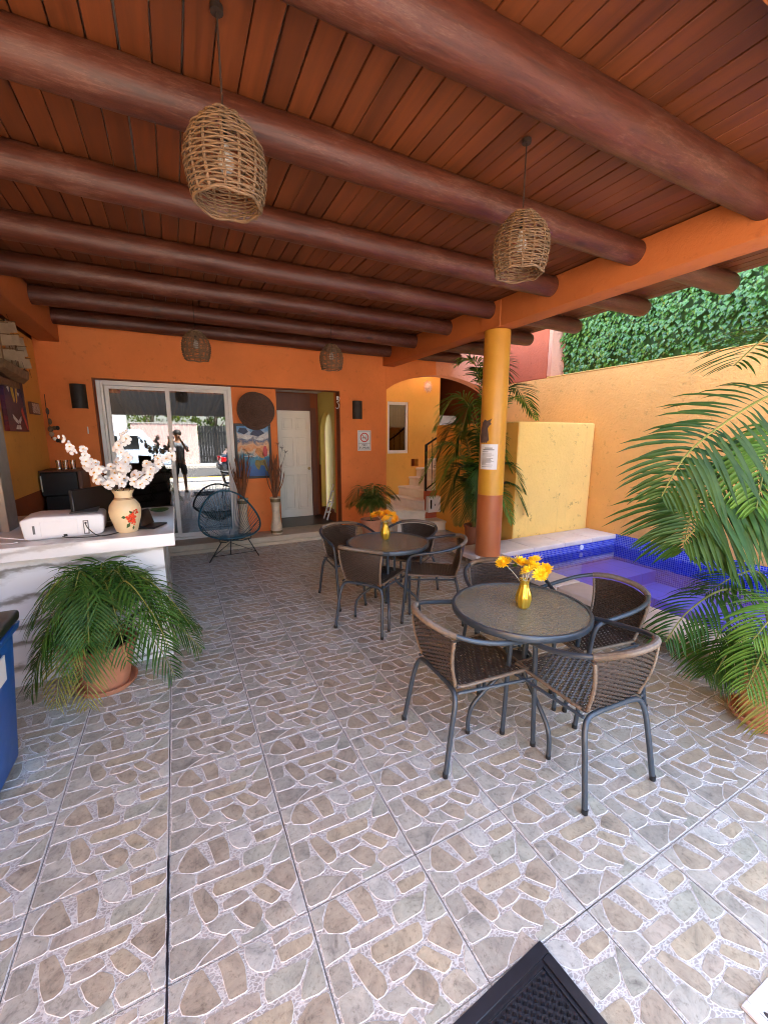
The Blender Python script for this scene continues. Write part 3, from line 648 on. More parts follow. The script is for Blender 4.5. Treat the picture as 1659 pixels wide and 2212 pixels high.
mb.build('upper_flight', 'step_stone', None, bevel=.012); u_ = bpy.data.objects['upper_flight']; tag(u_, 'upper flight of pale steps in the dark passage behind the yellow block', 'stairs')
# railing
rl = thing('stair_railing', 'black wrought iron stair railing with a scroll beside the stone steps', 'railing', (3.94, 6.12, .5))
m_ = MB(); m_.box(-.018, .018, -.018, .018, .0, .98); m_.build('post', 'black_iron', rl, bevel=.002)
m_ = MB(); m_.tube([(0,0,.97), (.28,.0,1.13), (.66,.0,1.42)], .018, 6); m_.build('handrail', 'black_iron', rl)
m_ = MB(); m_.tube([(0,0,.18), (.28,0,.36), (.66,0,.62)], .012, 6); m_.build('lower_rail', 'black_iron', rl)
for xx in (.13, .26, .39): m_ = MB(); m_.tube([(xx,0,.20+xx*.6), (xx,0,1.03+xx*.6)], .007, 6); m_.build('baluster', 'black_iron', rl)
m_ = MB(); m_.tube([(.2+.045*math.cos(a)*(1-a/16), 0, .55+.045*math.sin(a)*(1-a/16)+.01*a) for a in [k*.4 for k in range(24)]], .005, 5); m_.build('scroll', 'black_iron', rl)
# meter box
mt = thing('meter_box', 'small white metal meter box with a slot window beside the stone steps', 'box', (3.91, 5.95, .29))
m_ = MB(); m_.box(0, .27, .0, .10, 0, .285); m_.build('case', 'white_paint', mt, bevel=.006)
m_ = MB(); m_.box(.10, .262, -.006, -.001, .01, .275); dr = m_.build('door', 'white_paint', mt, bevel=.002)
m_ = MB(); m_.box(.115, .130, -.014, -.006, .12, .15); m_.build('latch', 'black_plastic', dr)
m_ = MB(); m_.box(.03, .06, -.003, .0, .07, .23); m_.build('slot_window', 'car_glass', mt)
# ---- stair window
wn = thing('stair_window', 'narrow white framed window with a grey curtain in the yellow stair wall', 'window', (3.58, 6.95, 1.30))
m_ = MB(); 
for a in ((0,.045,0,.96), (.405,.45,0,.96), (.045,.405,0,.06), (.045,.405,.905,.96)): m_.box(a[0]+.001, a[1]-.001, -.03, .03, a[2]+.001, a[3]-.001)
m_.build('frame', 'white_alu', wn, bevel=.003)
m_ = MB(); m_.box(.04, .41, .0, .005, .05, .91); m_.build('pane', 'window_glass', wn, smooth=0)
m_ = MB(); pts = [(.05+.35*k/28, .09+.012*math.sin(k*1.4)) for k in range(29)]
m_.add([(p[0], p[1], z_) for z_ in (.06, .86) for p in pts], [(k, k+1, k+30, k+29) for k in range(28)]); m_.build('curtain', 'tan_curtain', wn, fix=False)
# ---- sun face
sf = thing('sun_ornament', 'round clay sun face with pointed rays hung on the yellow stair wall', 'ornament', (4.45, 6.90, 2.565))
m_ = MB(); m_.lathe([(.0001, 0.035), (.04, .032), (.062, .02), (.068, 0)], 24)
o = m_.build('face', 'sun_clay', sf); o.rotation_euler = (R(90), 0, 0)
for k in range(18):
    a = 2*math.pi*k/18; m_ = MB(); r1 = .125 if k % 2 else .112
    m_.prism([(.066*math.cos(a-.12), .066*math.sin(a-.12)), (r1*math.cos(a), r1*math.sin(a)), (.066*math.cos(a+.12), .066*math.sin(a+.12))], 'y', -.018, -.004); m_.build('ray', 'sun_clay', sf, smooth=0)
for xx in (-.022, .022): m_ = MB(); m_.ball((xx, -.03, .015), .009, 6); m_.build('eye', 'terracotta_dark', sf)
m_ = MB(); m_.box(-.006, .006, -.045, -.03, -.015, .01); m_.build('nose', 'sun_clay', sf, bevel=.003)
m_ = MB(); m_.box(-.02, .02, -.036, -.028, -.036, -.028); m_.build('mouth', 'terracotta_dark', sf, bevel=.002)
# ---- sliding door
sdr = thing('sliding_door', 'white aluminium framed sliding glass door reflecting the sunny street', 'door', (-.83, 6.50, .137))
W_, H_ = 1.625, 2.185
m_ = MB(); m_.box(0, .045, -.05, .06, 0, H_); m_.box(.0455, .075, -.035, .06, 0.001, H_-.001); m_.box(W_-.05, W_, -.05, .06, 0, H_); m_.box(.076, W_-.051, -.05, .06, H_-.055, H_); m_.box(.076, W_-.051, -.05, .06, 0, .035)
m_.build('frame', 'white_alu', sdr, bevel=.003)
def leaf_(x0, x1, y, nm):
    m_ = MB(); st_ = .05
    m_.box(x0, x0+st_, y-.015, y+.015, .036, H_-.056); m_.box(x1-st_, x1, y-.015, y+.015, .036, H_-.056)
    m_.box(x0+st_+.001, x1-st_-.001, y-.015, y+.015, .036, .036+.055); m_.box(x0+st_+.001, x1-st_-.001, y-.015, y+.015, H_-.056-.04, H_-.056)
    o = m_.build(nm, 'white_alu', sdr, bevel=.003)
    m_ = MB(); m_.quad((x0+st_-.005, y, .085), (x1-st_+.005, y, .085), (x1-st_+.005, y, H_-.09), (x0+st_-.005, y, H_-.09)); m_.build('pane', 'door_glass', o, smooth=0, fix=False)
    return o
leaf_(.078, .835, .025, 'fixed_leaf'); lf = leaf_(.775, W_-.051, -.022, 'sliding_leaf')
m_ = MB(); m_.box(.79, .81, -.05, -.038, .85, 1.05); m_.build('handle', 'white_alu', lf, bevel=.003)
# curtains gathered towards the middle
cu = thing('door_curtain', 'grey brown sheer curtain gathered to the middle behind the sliding glass door', 'curtain', (0, 6.72, .14))
m_ = MB(); nu, nv = 120, 14
vv = []
for j in range(nv+1):
    v = j/nv; z = 2.12*(1-v)+.25*v; hw = .66*(1-v)**1.0*(1 if v < .9 else 1)+.12; 
    for i in range(nu+1):
        u_ = i/nu*2-1; vv.append((.02+u_*max(.14, .72-.62*min(1, v*1.25)), .022*math.sin(i*.95)*(1-.3*v)+.01*math.sin(i*.37), z))
m_.add(vv, [(j*(nu+1)+i, j*(nu+1)+i+1, (j+1)*(nu+1)+i+1, (j+1)*(nu+1)+i) for j in range(nv) for i in range(nu)]); m_.build('curtain_cloth', 'tan_curtain', cu, fix=False, smooth=80)
m_ = MB(); m_.tube([(-.85,0,2.13), (.85,0,2.13)], .012, 8); m_.build('curtain_rod', 'black_iron', cu)
# ---- white panelled door in the hall
wd = thing('hall_door', 'cream white six panel door standing at the end of the hallway', 'door', (1.66, 7.44, .137))
DW, DH = .60, 1.94
m_ = MB(); m_.box(0, DW, .0, .04, 0, DH); lf = m_.build('door_leaf', 'cream_door', wd, bevel=.002)
for (a, b) in ((.10, .56), (.74, 1.32), (1.45, 1.68)):
    pass
for (z0_, z1_) in ((.15, .80), (.93, 1.48), (1.60, 1.82)):
    for (x0_, x1_) in ((.075, .275), (.325, .525)):
        m_ = MB()
        for q in ((x0_, x1_, z0_, z0_+.018), (x0_, x1_, z1_-.018, z1_), (x0_, x0_+.018, z0_+.0185, z1_-.0185), (x1_-.018, x1_, z0_+.0185, z1_-.0185)): m_.box(q[0], q[1], -.009, -.0005, q[2], q[3])
        m_.box(x0_+.035, x1_-.035, -.007, -.0005, z0_+.035, z1_-.035)
        m_.build('panel', 'cream_door', wd, bevel=.003)
m_ = MB(); m_.ball((DW-.06, -.05, .90), .028, 8); m_.tube([(DW-.06, -.04, .90), (DW-.06, 0, .90)], .012, 8); m_.build('knob', 'brass', wd)
m_ = MB(); m_.box(-.09, DW+.02, .042, .058, DH+.005, DH+.30); m_.box(DW+.003, DW+.10, -.03, .058, 0, DH+.05); m_.box(-.09, DW+.10, -.02, .04, DH+.006, DH+.05); m_.build('door_frame', 'dark_wood', wd, bevel=.002)
# step ladder leaning in the niche
ld = thing('step_ladder', 'folded white step ladder leaning in the hallway niche', 'ladder', (2.44, 6.86, .137))
for s_ in (0, .18): m_ = MB(); m_.tube([(-.10, s_, 0), (.10, s_, .62)], .013, 6); m_.build('rail', 'white_alu', ld)
for k in (.2, .5, .8): m_ = MB(); m_.box(-.12+.2*k, -.08+.2*k+.02, .015, .165, .62*k, .62*k+.015); m_.build('rung', 'white_alu', ld)
# ---- artificial hedge on top of the garden wall
hd = thing('artificial_hedge', 'tall screen of glossy artificial ivy leaves above the yellow garden wall', 'hedge', (5.95, 0, 2.6))
m_ = MB(); m_.box(.06, .14, -4.5, 5.08, -.01, 2.9); m_.build('backing', 'palm_leaf_dark', hd, smooth=0)  # backing carried above the leaves, out of view, to block the sun
rnd = random.Random(3)
def ivy(m_, y, z, s):
    p = Vector((rnd.uniform(-.04, .04)+.07*mnoise.noise(Vector((y*2.2, z*2.2, 0))), y, z)); dn = Vector((rnd.uniform(-.55, -.15), rnd.uniform(-.5, .5), -1)).normalized()
    nx = Vector((-1, rnd.uniform(-.5, .5), rnd.uniform(.0, .8))).normalized(); sd_ = dn.cross(nx).normalized(); n_ = sd_.cross(dn).normalized()
    tip = p+dn*s; mid = p+dn*s*.42-n_*s*.10*(-1); a = p+dn*s*.36+sd_*s*.42; b = p+dn*s*.36-sd_*s*.42
    m_.add([p, a, tip, b, mid], [(0, 1, 4), (1, 2, 4), (2, 3, 4), (3, 0, 4)])
for k in range(10):
    y0_ = 5.06-(k+1)*.94; m_ = MB(); nl = 1150 if k < 5 else 500
    for i in range(nl): ivy(m_, y0_+rnd.random()*.94, .0+rnd.random()**.9*1.75, rnd.choice((.045,.06,.07,.08,.095))*rnd.uniform(.85,1.1))
    o = m_.build('leaf_panel', 'ivy_leaf', hd, smooth=0, fix=False); o['kind'] = 'stuff'
mb = MB(); mb.box(6.12, 6.4, -4.5, 5.1, 2.6, 6.2); struct(mb.build('sun_block_wall', 'cement', smooth=0))  # added out of view to keep the sun off the pool
# ---- street behind the camera (seen mirrored in the glass door)
mb = MB(); mb.box(-60, 60, -5.3, -2.605, -.4, -.01); struct(mb.build('pavement', 'sidewalk_cement', smooth=0))
mb = MB(); mb.box(-60, 60, -90, -5.45, -.5, -.16); struct(mb.build('road', 'asphalt', smooth=0))
mb = MB(); mb.box(-60, 60, -5.45, -5.302, -.4, 0.0); struct(mb.build('kerb', 'kerb_yellow', smooth=0))
mb = MB(); mb.box(-60, 60, -16, -13.2, -.3, -.02); struct(mb.build('far_pavement', 'sidewalk_cement', smooth=0))
mb = MB(); mb.box(-60, 60, 9, 70, -.4, -.3); mb.box(-60, -1.8, -2.6, 9, -.4, -.3); mb.box(7.3, 60, -2.6, 9, -.4, -.3); struct(mb.build('ground', 'cement', smooth=0))
sw = thing('street_wall', 'faded pink plaster wall across the street mirrored in the glass door', 'wall', (0, -15.6, -.02))
m_ = MB(); m_.box(-2.2, 1.35, 0, .25, 0, 2.45); m_.build('plaster', 'street_wall', sw, bevel=.02)
m_ = MB(); m_.box(-2.25, 1.38, -.04, .29, 2.452, 2.52); m_.build('coping', 'cement', sw)
sg = thing('street_gate', 'black slatted metal gate across the street mirrored in the glass door', 'gate', (0, -15.6, -.02))
for k in range(22): m_ = MB(); m_.box(1.42+k*.16, 1.42+k*.16+.13, .05, .10, .05, 2.35); m_.build('slat', 'black_iron', sg)
m_ = MB(); m_.box(1.4, 4.96, .11, .15, .4, .5); m_.box(1.4, 4.96, .11, .15, 1.9, 2.0); m_.build('gate_rail', 'black_iron', sg)
for (x_, w_, nm, lb) in ((5.1, 9, 'street_house', 'pale wall of a house across the street beyond the gate'), (-14, 11.6, 'street_house', 'pale house with window openings across the street beyond the pink wall')):
    h_ = thing(nm, lb, 'house', (x_, -15.8, 0)); m_ = slab('y', 0, .3, [0, w_], [0, 3.2], [(w_*.3, w_*.3+1.2, 1.0, 2.2), (w_*.65, w_*.65+1.2, 1.0, 2.2)]); m_.build('wall', 'white_plaster', h_, smooth=0)
    for q in (.3, .65): m_ = MB(); m_.box(w_*q, w_*q+1.2, .14, .16, 1.0, 2.2); m_.build('window', 'car_glass', h_)
for k, (tx, ty, s_) in enumerate(((-1.2, -17.8, 1.25), (2.6, -18.2, 1.4), (6.5, -18, 1.2), (-5, -18.5, 1.5))):
    tr = thing('street_tree', ['leafy tree rising behind the pink street wall', 'leafy tree rising behind the black street gate', 'leafy tree behind the pale house past the gate', 'leafy tree behind the house past the pink wall'][k], 'tree', (tx, ty, -.1))
    m_ = MB(); m_.tube([(0,0,0), (.08,.05,1.2), (.0,0,2.4), (.15,.1,3.4)], [.16*s_, .13*s_, .1*s_, .05*s_], 8)
    for a in range(5): m_.tube([(0,0,1.9+.2*a), (.7*math.cos(a*1.3), .7*math.sin(a*1.3), 2.9+.2*a)], [.06*s_, .02], 6)
    m_.build('trunk', 'trunk_bark', tr)
    m_ = MB(); rn = random.Random(k)
    cl = [(rn.uniform(-1.5, 1.5)*s_, rn.uniform(-1, 1)*s_, rn.uniform(2.0, 4.6), rn.uniform(.4, .8)) for _ in range(16)]
    for i in range(1600):
        cx_, cy_, cz_, cr_ = rn.choice(cl); d = Vector((rn.gauss(0,1), rn.gauss(0,1), rn.gauss(0,1))).normalized()*cr_*rn.random()**.4; p = Vector((cx_, cy_, cz_))+d
        a = Vector((rn.uniform(-1,1), rn.uniform(-1,1), rn.uniform(-1,1))).normalized()*.13; b_ = a.orthogonal().normalized()*.07
        m_.add([p-a, p+b_, p+a, p-b_], [(0,1,2,3)])
    m_.build('crown', 'tree_leaf', tr, fix=False, smooth=0)
# car parked along the kerb
def car(name, label, loc, L, W, H, paint, boxy):
    c_ = thing(name, label, 'van' if boxy else 'car', loc)
    if boxy: prof = [(0,.35), (0,H-.08), (.15,H), (L*.72,H), (L*.84,H*.62), (L-.1,H*.52), (L,H*.42), (L,.35)]
    else: prof = [(.02,.35), (0,.62), (.05,.95), (.22,1.02), (.50,H-.06), (.75,H), (L*.50,H), (L*.70,1.02), (L*.94,.92), (L,.72), (L,.35)]
    m_ = MB(); m_.prism(prof, 'y', 0, W); m_.build('body', paint, c_, bevel=.05, segs=3)
    wz0, wz1 = (H*.55, H*.86) if boxy else (1.0, H-.09)
    wins = ((.12, .30), (.34, .52), (.56, .70)) if boxy else ((.16, .29), (.31, .46), (.475, .585))
    for (a, b) in wins:
        for y_ in (-.006, W+.001): m_ = MB(); m_.prism([(L*a, wz0), (L*a+(.16 if a == wins[0][0] else .02), wz1), (L*b-.02, wz1), (L*b, wz0)], 'y', y_, y_+.005); m_.build('side_window', 'car_glass', c_)
    m_ = MB(); m_.add([(.235-.02,.2,1.03),(.235-.02,W-.2,1.03),(.49-.02,W-.25,H-.09),(.49-.02,.25,H-.09)] if not boxy else [(-.006,.2,wz0),(-.006,W-.2,wz0),(-.006,W-.25,wz1),(-.006,.25,wz1)], [(0,1,2,3)]); m_.build('rear_window', 'car_glass', c_, fix=False)
    for y_ in (-.01, W-.24): m_ = MB(); m_.box(-.012, .22, y_, y_+.25, .72, .93); m_.build('tail_light', 'tail_red', c_, bevel=.02)
    m_ = MB(); m_.box(-.08, .12, .03, W-.03, .36, .60); m_.build('bumper', 'black_plastic' if not boxy else 'steel_grey', c_, bevel=.03)
    for xx in (L*.19, L*.81):
        for y_ in (-.02, W-.19):
            o = MB().lathe([(.19, 0), (.31, .0), (.33, .03), (.33, .18), (.31, .21), (.19, .21)], 24).build('wheel', 'tyre', c_); o.location = (xx, y_+.21, .33); o.rotation_euler = (R(90), 0, 0)
            r_ = MB().lathe([(.0001, -.01), (.19, 0), (.2, .21), (.0001, .215)], 16).build('rim', 'steel_grey', o)
    return c_
car('parked_car', 'dark blue estate car parked by the kerb, mirrored in the glass door', (1.75, -7.6, -.16), 4.5, 1.75, 1.62, 'car_paint', False)
car('parked_van', 'pale blue van parked across the street, mirrored in the glass door', (-5.0, -12.9, -.16), 4.9, 1.9, 2.15, 'van_paint', True)

# ================================================================= OBJECTS
GREY = 'tube_grey'
# ---- woven panel: strands over and under
def weave(mb, S, rows, cols, seg, wr, wc, amp, mi_r=0):
    """S(u,v)->(point, normal); strands along u at each row, thin uprights along v"""
    for r in range(rows):
        v = (r+.5)/rows; pts = []
        for k in range(seg+1):
            u = k/seg; p, n = S(u, v); ph = math.cos(math.pi*u*cols)*(1 if r % 2 else -1); pts.append((p+n*amp*ph, n))
        vv = []
        for k, (p, n) in enumerate(pts):
            q = S(k/seg, min(1, v+.01))[0]-S(k/seg, max(0, v-.01))[0]; q.normalize(); vv += [p-q*wr/2, p+n*wr*.32, p+q*wr/2]
        fs = []
        for k in range(seg): b = k*3; fs += [(b, b+3, b+4, b+1), (b+1, b+4, b+5, b+2), (b+2, b+5, b+3, b)]
        mb.add(vv, fs, mi_r)
    for c in range(cols+1):
        u = c/cols; vv = []; m = rows
        for k in range(m+1):
            v = k/m; p, n = S(u, v); q = S(min(1, u+.01), v)[0]-S(max(0, u-.01), v)[0]; q.normalize(); vv += [p-q*wc/2-n*.001, p+q*wc/2-n*.001, p+n*.0015]
        fs = []
        for k in range(m): b = k*3; fs += [(b, b+1, b+4, b+3), (b+1, b+2, b+5, b+4), (b+2, b, b+3, b+5)]
        mb.add(vv, fs, mi_r)
def backS(u, v):
    w_ = .165+.035*v; x = (u*2-1)*w_; y = -.205-.075*v+.045*(x/.2)**2*(.4+.6*v)-.014*math.sin(v*math.pi); z = .425+.275*v-.02*(x/.2)**2*v
    return Vector((x, y, z)), Vector((-.4*x, 1, .25)).normalized()
def seatS(u, v):
    y = -.20+.415*v; w_ = .178+.022*v; x = (u*2-1)*w_; z = .425+.012*v-.014*(1-((u*2-1)**2))*math.sin(v*math.pi)
    return Vector((x, y, z)), Vector((0, 0, 1))
def make_chair():
    t_ = thing('woven_armchair', '', 'chair')
    half = [(0,-.288,.722), (.10,-.276,.719), (.185,-.235,.708), (.243,-.155,.688), (.264,-.04,.664), (.263,.09,.643), (.258,.165,.628), (.252,.200,.592), (.246,.215,.50), (.238,.235,.25), (.230,.255,.004)]
    hp = crom([(-x, y, z) for x, y, z in half[::-1]][:-1]+half, 5)
    m_ = MB(); m_.tube(hp, .0125, 10); m_.build('arm_frame', GREY, t_)
    hl = [p for p in hp if p.z > .702]; m_ = MB(); n_ = 120
    L = crom(hl, 12); m_.tube(L, [.0155+.0014*(k % 2) for k in range(len(L))], 10); m_.build('back_wrap', 'rattan_tan', t_, smooth=0)
    rl_ = [(.222,-.275,.004), (.204,-.235,.25), (.193,-.215,.345), (.165,-.203,.392), (.11,-.2,.405), (0,-.2,.408)]
    m_ = MB(); m_.tube(crom(rl_+[(-x, y, z) for x, y, z in rl_[::-1]][1:], 5), .0125, 10); m_.build('rear_leg_frame', GREY, t_)
    m_ = MB(); m_.tube([(-.243,.215,.425), (.243,.215,.425)], .009, 8); m_.tube([(-.243,.214,.41), (-.19,-.2,.405)], .008, 6); m_.tube([(.243,.214,.41), (.19,-.2,.405)], .008, 6); m_.build('seat_rail', GREY, t_)
    m_ = MB(); weave(m_, backS, 24, 15, 45, .0125, .006, .0028); m_.build('woven_back', 'rattan_dark', t_, fix=False, smooth=60)
    m_ = MB(); weave(m_, seatS, 30, 15, 45, .0125, .006, .0028); m_.build('woven_seat', 'rattan_dark', t_, fix=False, smooth=60)
    for s_ in (0, 1):
        pts = [backS(s_, 1-k/8)[0] for k in range(9)]+[seatS(s_, k/8)[0] for k in range(1, 9)]; pts = crom(pts, 4)
        m_ = MB(); m_.tube(pts, [.0085+.0009*(k % 2) for k in range(len(pts))], 8); m_.build('side_edge', 'rattan_tan', t_, smooth=0)
    pts = crom([seatS(k/8, 1)[0]+Vector((0, .006*math.sin(math.pi*k/8), -.004)) for k in range(9)], 5); m_ = MB(); m_.tube(pts, [.0095+.0009*(k % 2) for k in range(len(pts))], 8); m_.build('front_edge', 'rattan_tan', t_, smooth=0)
    for (x, y) in ((.222,-.275), (-.222,-.275), (.23,.255), (-.23,.255)):
        m_ = MB(); m_.lathe([(.0142, 0), (.0142, .022)], 10, (x, y, .0025)); m_.build('foot_cap', 'black_plastic', t_)
    return t_
chair0 = make_chair()
CH = [((1.05,1.59), (1,-.06), 'brown woven armchair of the table near the rubber mat, its back towards the marble counter'),
      ((1.67,.94), (.06,1), 'brown woven armchair with its back to the black rubber mat'),
      ((2.41,1.47), (-.98,.15), 'brown woven armchair with its back against the pool, under the big palm frond'),
      ((2.01,2.17), (-.42,-.9), 'brown woven armchair between the two round tables, its back towards the column'),
      ((1.45,3.90), (.06,-1), 'brown woven armchair with its back towards the hallway door'),
      ((2.25,3.60), (-.84,-.54), 'brown woven armchair with its back towards the stone stairs'),
      ((1.24,2.90), (.81,.59), 'brown woven armchair of the far round table, its back towards the marble counter'),
      ((2.20,2.80), (-.84,.55), 'brown woven armchair of the far round table, drawn out sideways near the pool coping')]
for k, ((x, y), h, lb) in enumerate(CH):
    h = Vector((*h, 0)).normalized(); o = chair0 if k == 0 else copy_tree(chair0)
    o.location = (x+h.x*.262, y+h.y*.262, .0); o.rotation_euler = (0, 0, math.atan2(h.y, h.x)-math.pi/2); o['label'] = lb; o['group'] = 'woven armchairs round the two glass tables'
    o.location.z = .001
# ---- round glass tables
def make_table():
    t_ = thing('round_table', '', 'table'); r = .357
    m_ = MB(); m_.lathe([(.0001, .694), (r-.012, .694), (r-.012, .700), (.0001, .700)], 64); m_.build('glass_top', 'table_glass2', t_, smooth=30)
    m_ = MB(); m_.lathe([(r-.016, .672), (r, .672), (r+.004, .678), (r+.004, .700), (r, .706), (r-.012, .706), (r-.012, .701), (r-.016, .69), (r-.016, .672)], 72); m_.v = m_.v; m_.build('rim', GREY, t_, smooth=50)
    for k in range(4):
        a = math.pi/4+k*math.pi/2+.25; c_, s_ = math.cos(a), math.sin(a)
        P = [(.335,.682), (.20,.678), (.10,.67), (.068,.63), (.062,.50), (.066,.38), (.10,.315), (.20,.235), (.268,.165), (.290,.09), (.292,.004)]
        m_ = MB(); m_.tube(crom([(q*c_, q*s_, z) for q, z in P], 5), .0115, 10); lg = m_.build('leg', GREY, t_)
        m_ = MB(); m_.lathe([(.0132, .002), (.0132, .02)], 10, (.292*c_, .292*s_, 0)); m_.build('foot_cap', 'black_plastic', lg)
    m_ = MB(); m_.tube([(.075*math.cos(2*math.pi*k/28), .075*math.sin(2*math.pi*k/28), .42) for k in range(28)], .008, 8, closed=True); m_.build('ring', GREY, t_)
    m_ = MB(); m_.lathe([(.0001, .40), (.072, .40), (.072, .406), (.0001, .406)], 24); m_.build('plate', GREY, t_)
    m_ = MB(); m_.lathe([(.0001, .69), (.03, .69), (.03, .6935), (.0001, .6935)], 16); m_.build('hub', GREY, t_)
    return t_
tb0 = make_table(); TB = [((1.595, 1.52), 'round glass table near the black rubber mat, grey metal legs, dark flower vase', .4), ((1.60, 3.08), 'round glass table nearer the hallway door, grey metal legs', .1)]
for k, ((x, y), lb, rz) in enumerate(TB):
    o = tb0 if k == 0 else copy_tree(tb0); o.location = (x, y, .001); o.rotation_euler = (0, 0, rz); o['label'] = lb; o['group'] = 'round glass tables'
tb0['label'] = 'round rippled glass table near the black rubber mat, grey metal legs'
# ---- gold vases and chrysanthemums
def make_vase():
    t_ = thing('bud_vase', '', 'vase')
    prof = [(.026, 0), (.030, .004), (.036, .02), (.0415, .045), (.0415, .065), (.036, .088), (.027, .112), (.0225, .132), (.0235, .146), (.028, .158), (.026, .158), (.021, .146), (.019, .13), (.0185, .11)]
    m_ = MB(); m_.lathe(prof, 60, wave=lambda a, z: .045*math.cos(10*a)*(1 if z < .14 else .6)); m_.build('body', 'amber_glass', t_, smooth=60)
    m_ = MB(); m_.tube([(.027*math.cos(2*math.pi*k/40), .027*math.sin(2*math.pi*k/40), .159+.0025*math.cos(k*math.pi/2)) for k in range(40)], .0018, 6, closed=True); m_.build('lip', 'brass', t_)
    return t_
def mum_mesh(nm, mats, seed):
    rn = random.Random(seed); m_ = MB()
    for layer in range(5):
        n_ = (18, 17, 15, 12, 8)[layer]; el = (-.12, .12, .42, .78, 1.2)[layer]; L = (.040, .038, .034, .028, .020)[layer]
        for k in range(n_):
            a = 2*math.pi*(k+rn.random()*.5)/n_+layer; e = el+rn.uniform(-.12, .12); l_ = L*rn.uniform(.85, 1.1); w_ = .0046
            d = Vector((math.cos(a)*math.cos(e), math.sin(a)*math.cos(e), math.sin(e))); s_ = Vector((-math.sin(a), math.cos(a), 0)); u_ = s_.cross(d)
            p0 = d*.006; p1 = d*l_*.6+u_*.0*l_; p2 = d*l_-u_*l_*.14
            m_.add([p0-s_*w_*.4, p0+s_*w_*.4, p1+s_*w_-u_*-.001, p1-s_*w_, p2+s_*w_*.5, p2-s_*w_*.5], [(0,1,2,3), (3,2,4,5)])
    m_.ball((0,0,.004), .010, 6)
    o = m_.build(nm, mats, None, fix=False, smooth=60); me = o.data; bpy.data.objects.remove(o); return me
mumY = mum_mesh('bloom', 'petal_yellow', 1); mumO = mum_mesh('bloom', 'petal_orange', 2)
def bouquet(loc, label, me, heads, rz=0):
    t_ = thing('flower_bunch', label, 'flowers', loc, rz, 'flower bunches on the glass tables')
    for k, (x, y, z, s_) in enumerate(heads):
        m_ = MB(); m_.tube(crom([(x*.06, y*.06, .012), (x*.12, y*.12, .12), (x*.55, y*.55, .19), (x*.95, y*.95, z-.008)], 4), .0016, 5); m_.build('stem', 'stem_pale', t_)
        o = inst(me, 'bloom', t_, (x, y, z), (y*-6+.5, x*6+.2, k*.9), s_*1.22)
    for (x, y, z, a) in ((.02,-.03,.22,.3), (-.04,.0,.23,2)): 
        m_ = MB(); m_.add([(x,y,z), (x+.02*math.cos(a), y+.02*math.sin(a), z+.012), (x+.045*math.cos(a), y+.045*math.sin(a), z-.005), (x+.02*math.cos(a+.9), y+.02*math.sin(a+.9), z-.006)], [(0,1,2,3)]); m_.build('leaf', 'palm_leaf_dark', t_, fix=False, smooth=0)
v0 = make_vase(); v0['label'] = 'ribbed gold glass bud vase on the table near the rubber mat'; v0['group'] = 'gold bud vases on the glass tables'; v0.location = (1.60, 1.50, .7015)
v1_ = copy_tree(v0); v1_['label'] = 'ribbed gold glass bud vase on the table nearer the hallway door'; v1_.location = (1.62, 3.16, .7015)
bouquet((1.60, 1.50, .7015), 'bright yellow chrysanthemums in the gold vase on the table near the rubber mat', mumY, [(-.105,.045,.235,.95), (-.02,.02,.245,1.0), (.03,-.01,.235,1.0), (.055,.03,.25,1.0), (.0,-.035,.215,.95), (.095,-.02,.215,.9), (.06,-.05,.205,.85)], R(-28))
bouquet((1.62, 3.16, .7015), 'deep orange yellow chrysanthemums in the gold vase on the table nearer the hallway door', mumO, [(-.09,.04,.215,1.0), (-.035,.0,.23,1.0), (.02,.01,.235,1.05), (.06,.0,.215,1.0), (.0,-.04,.195,1.05), (.085,-.03,.185,.9)], R(-20))
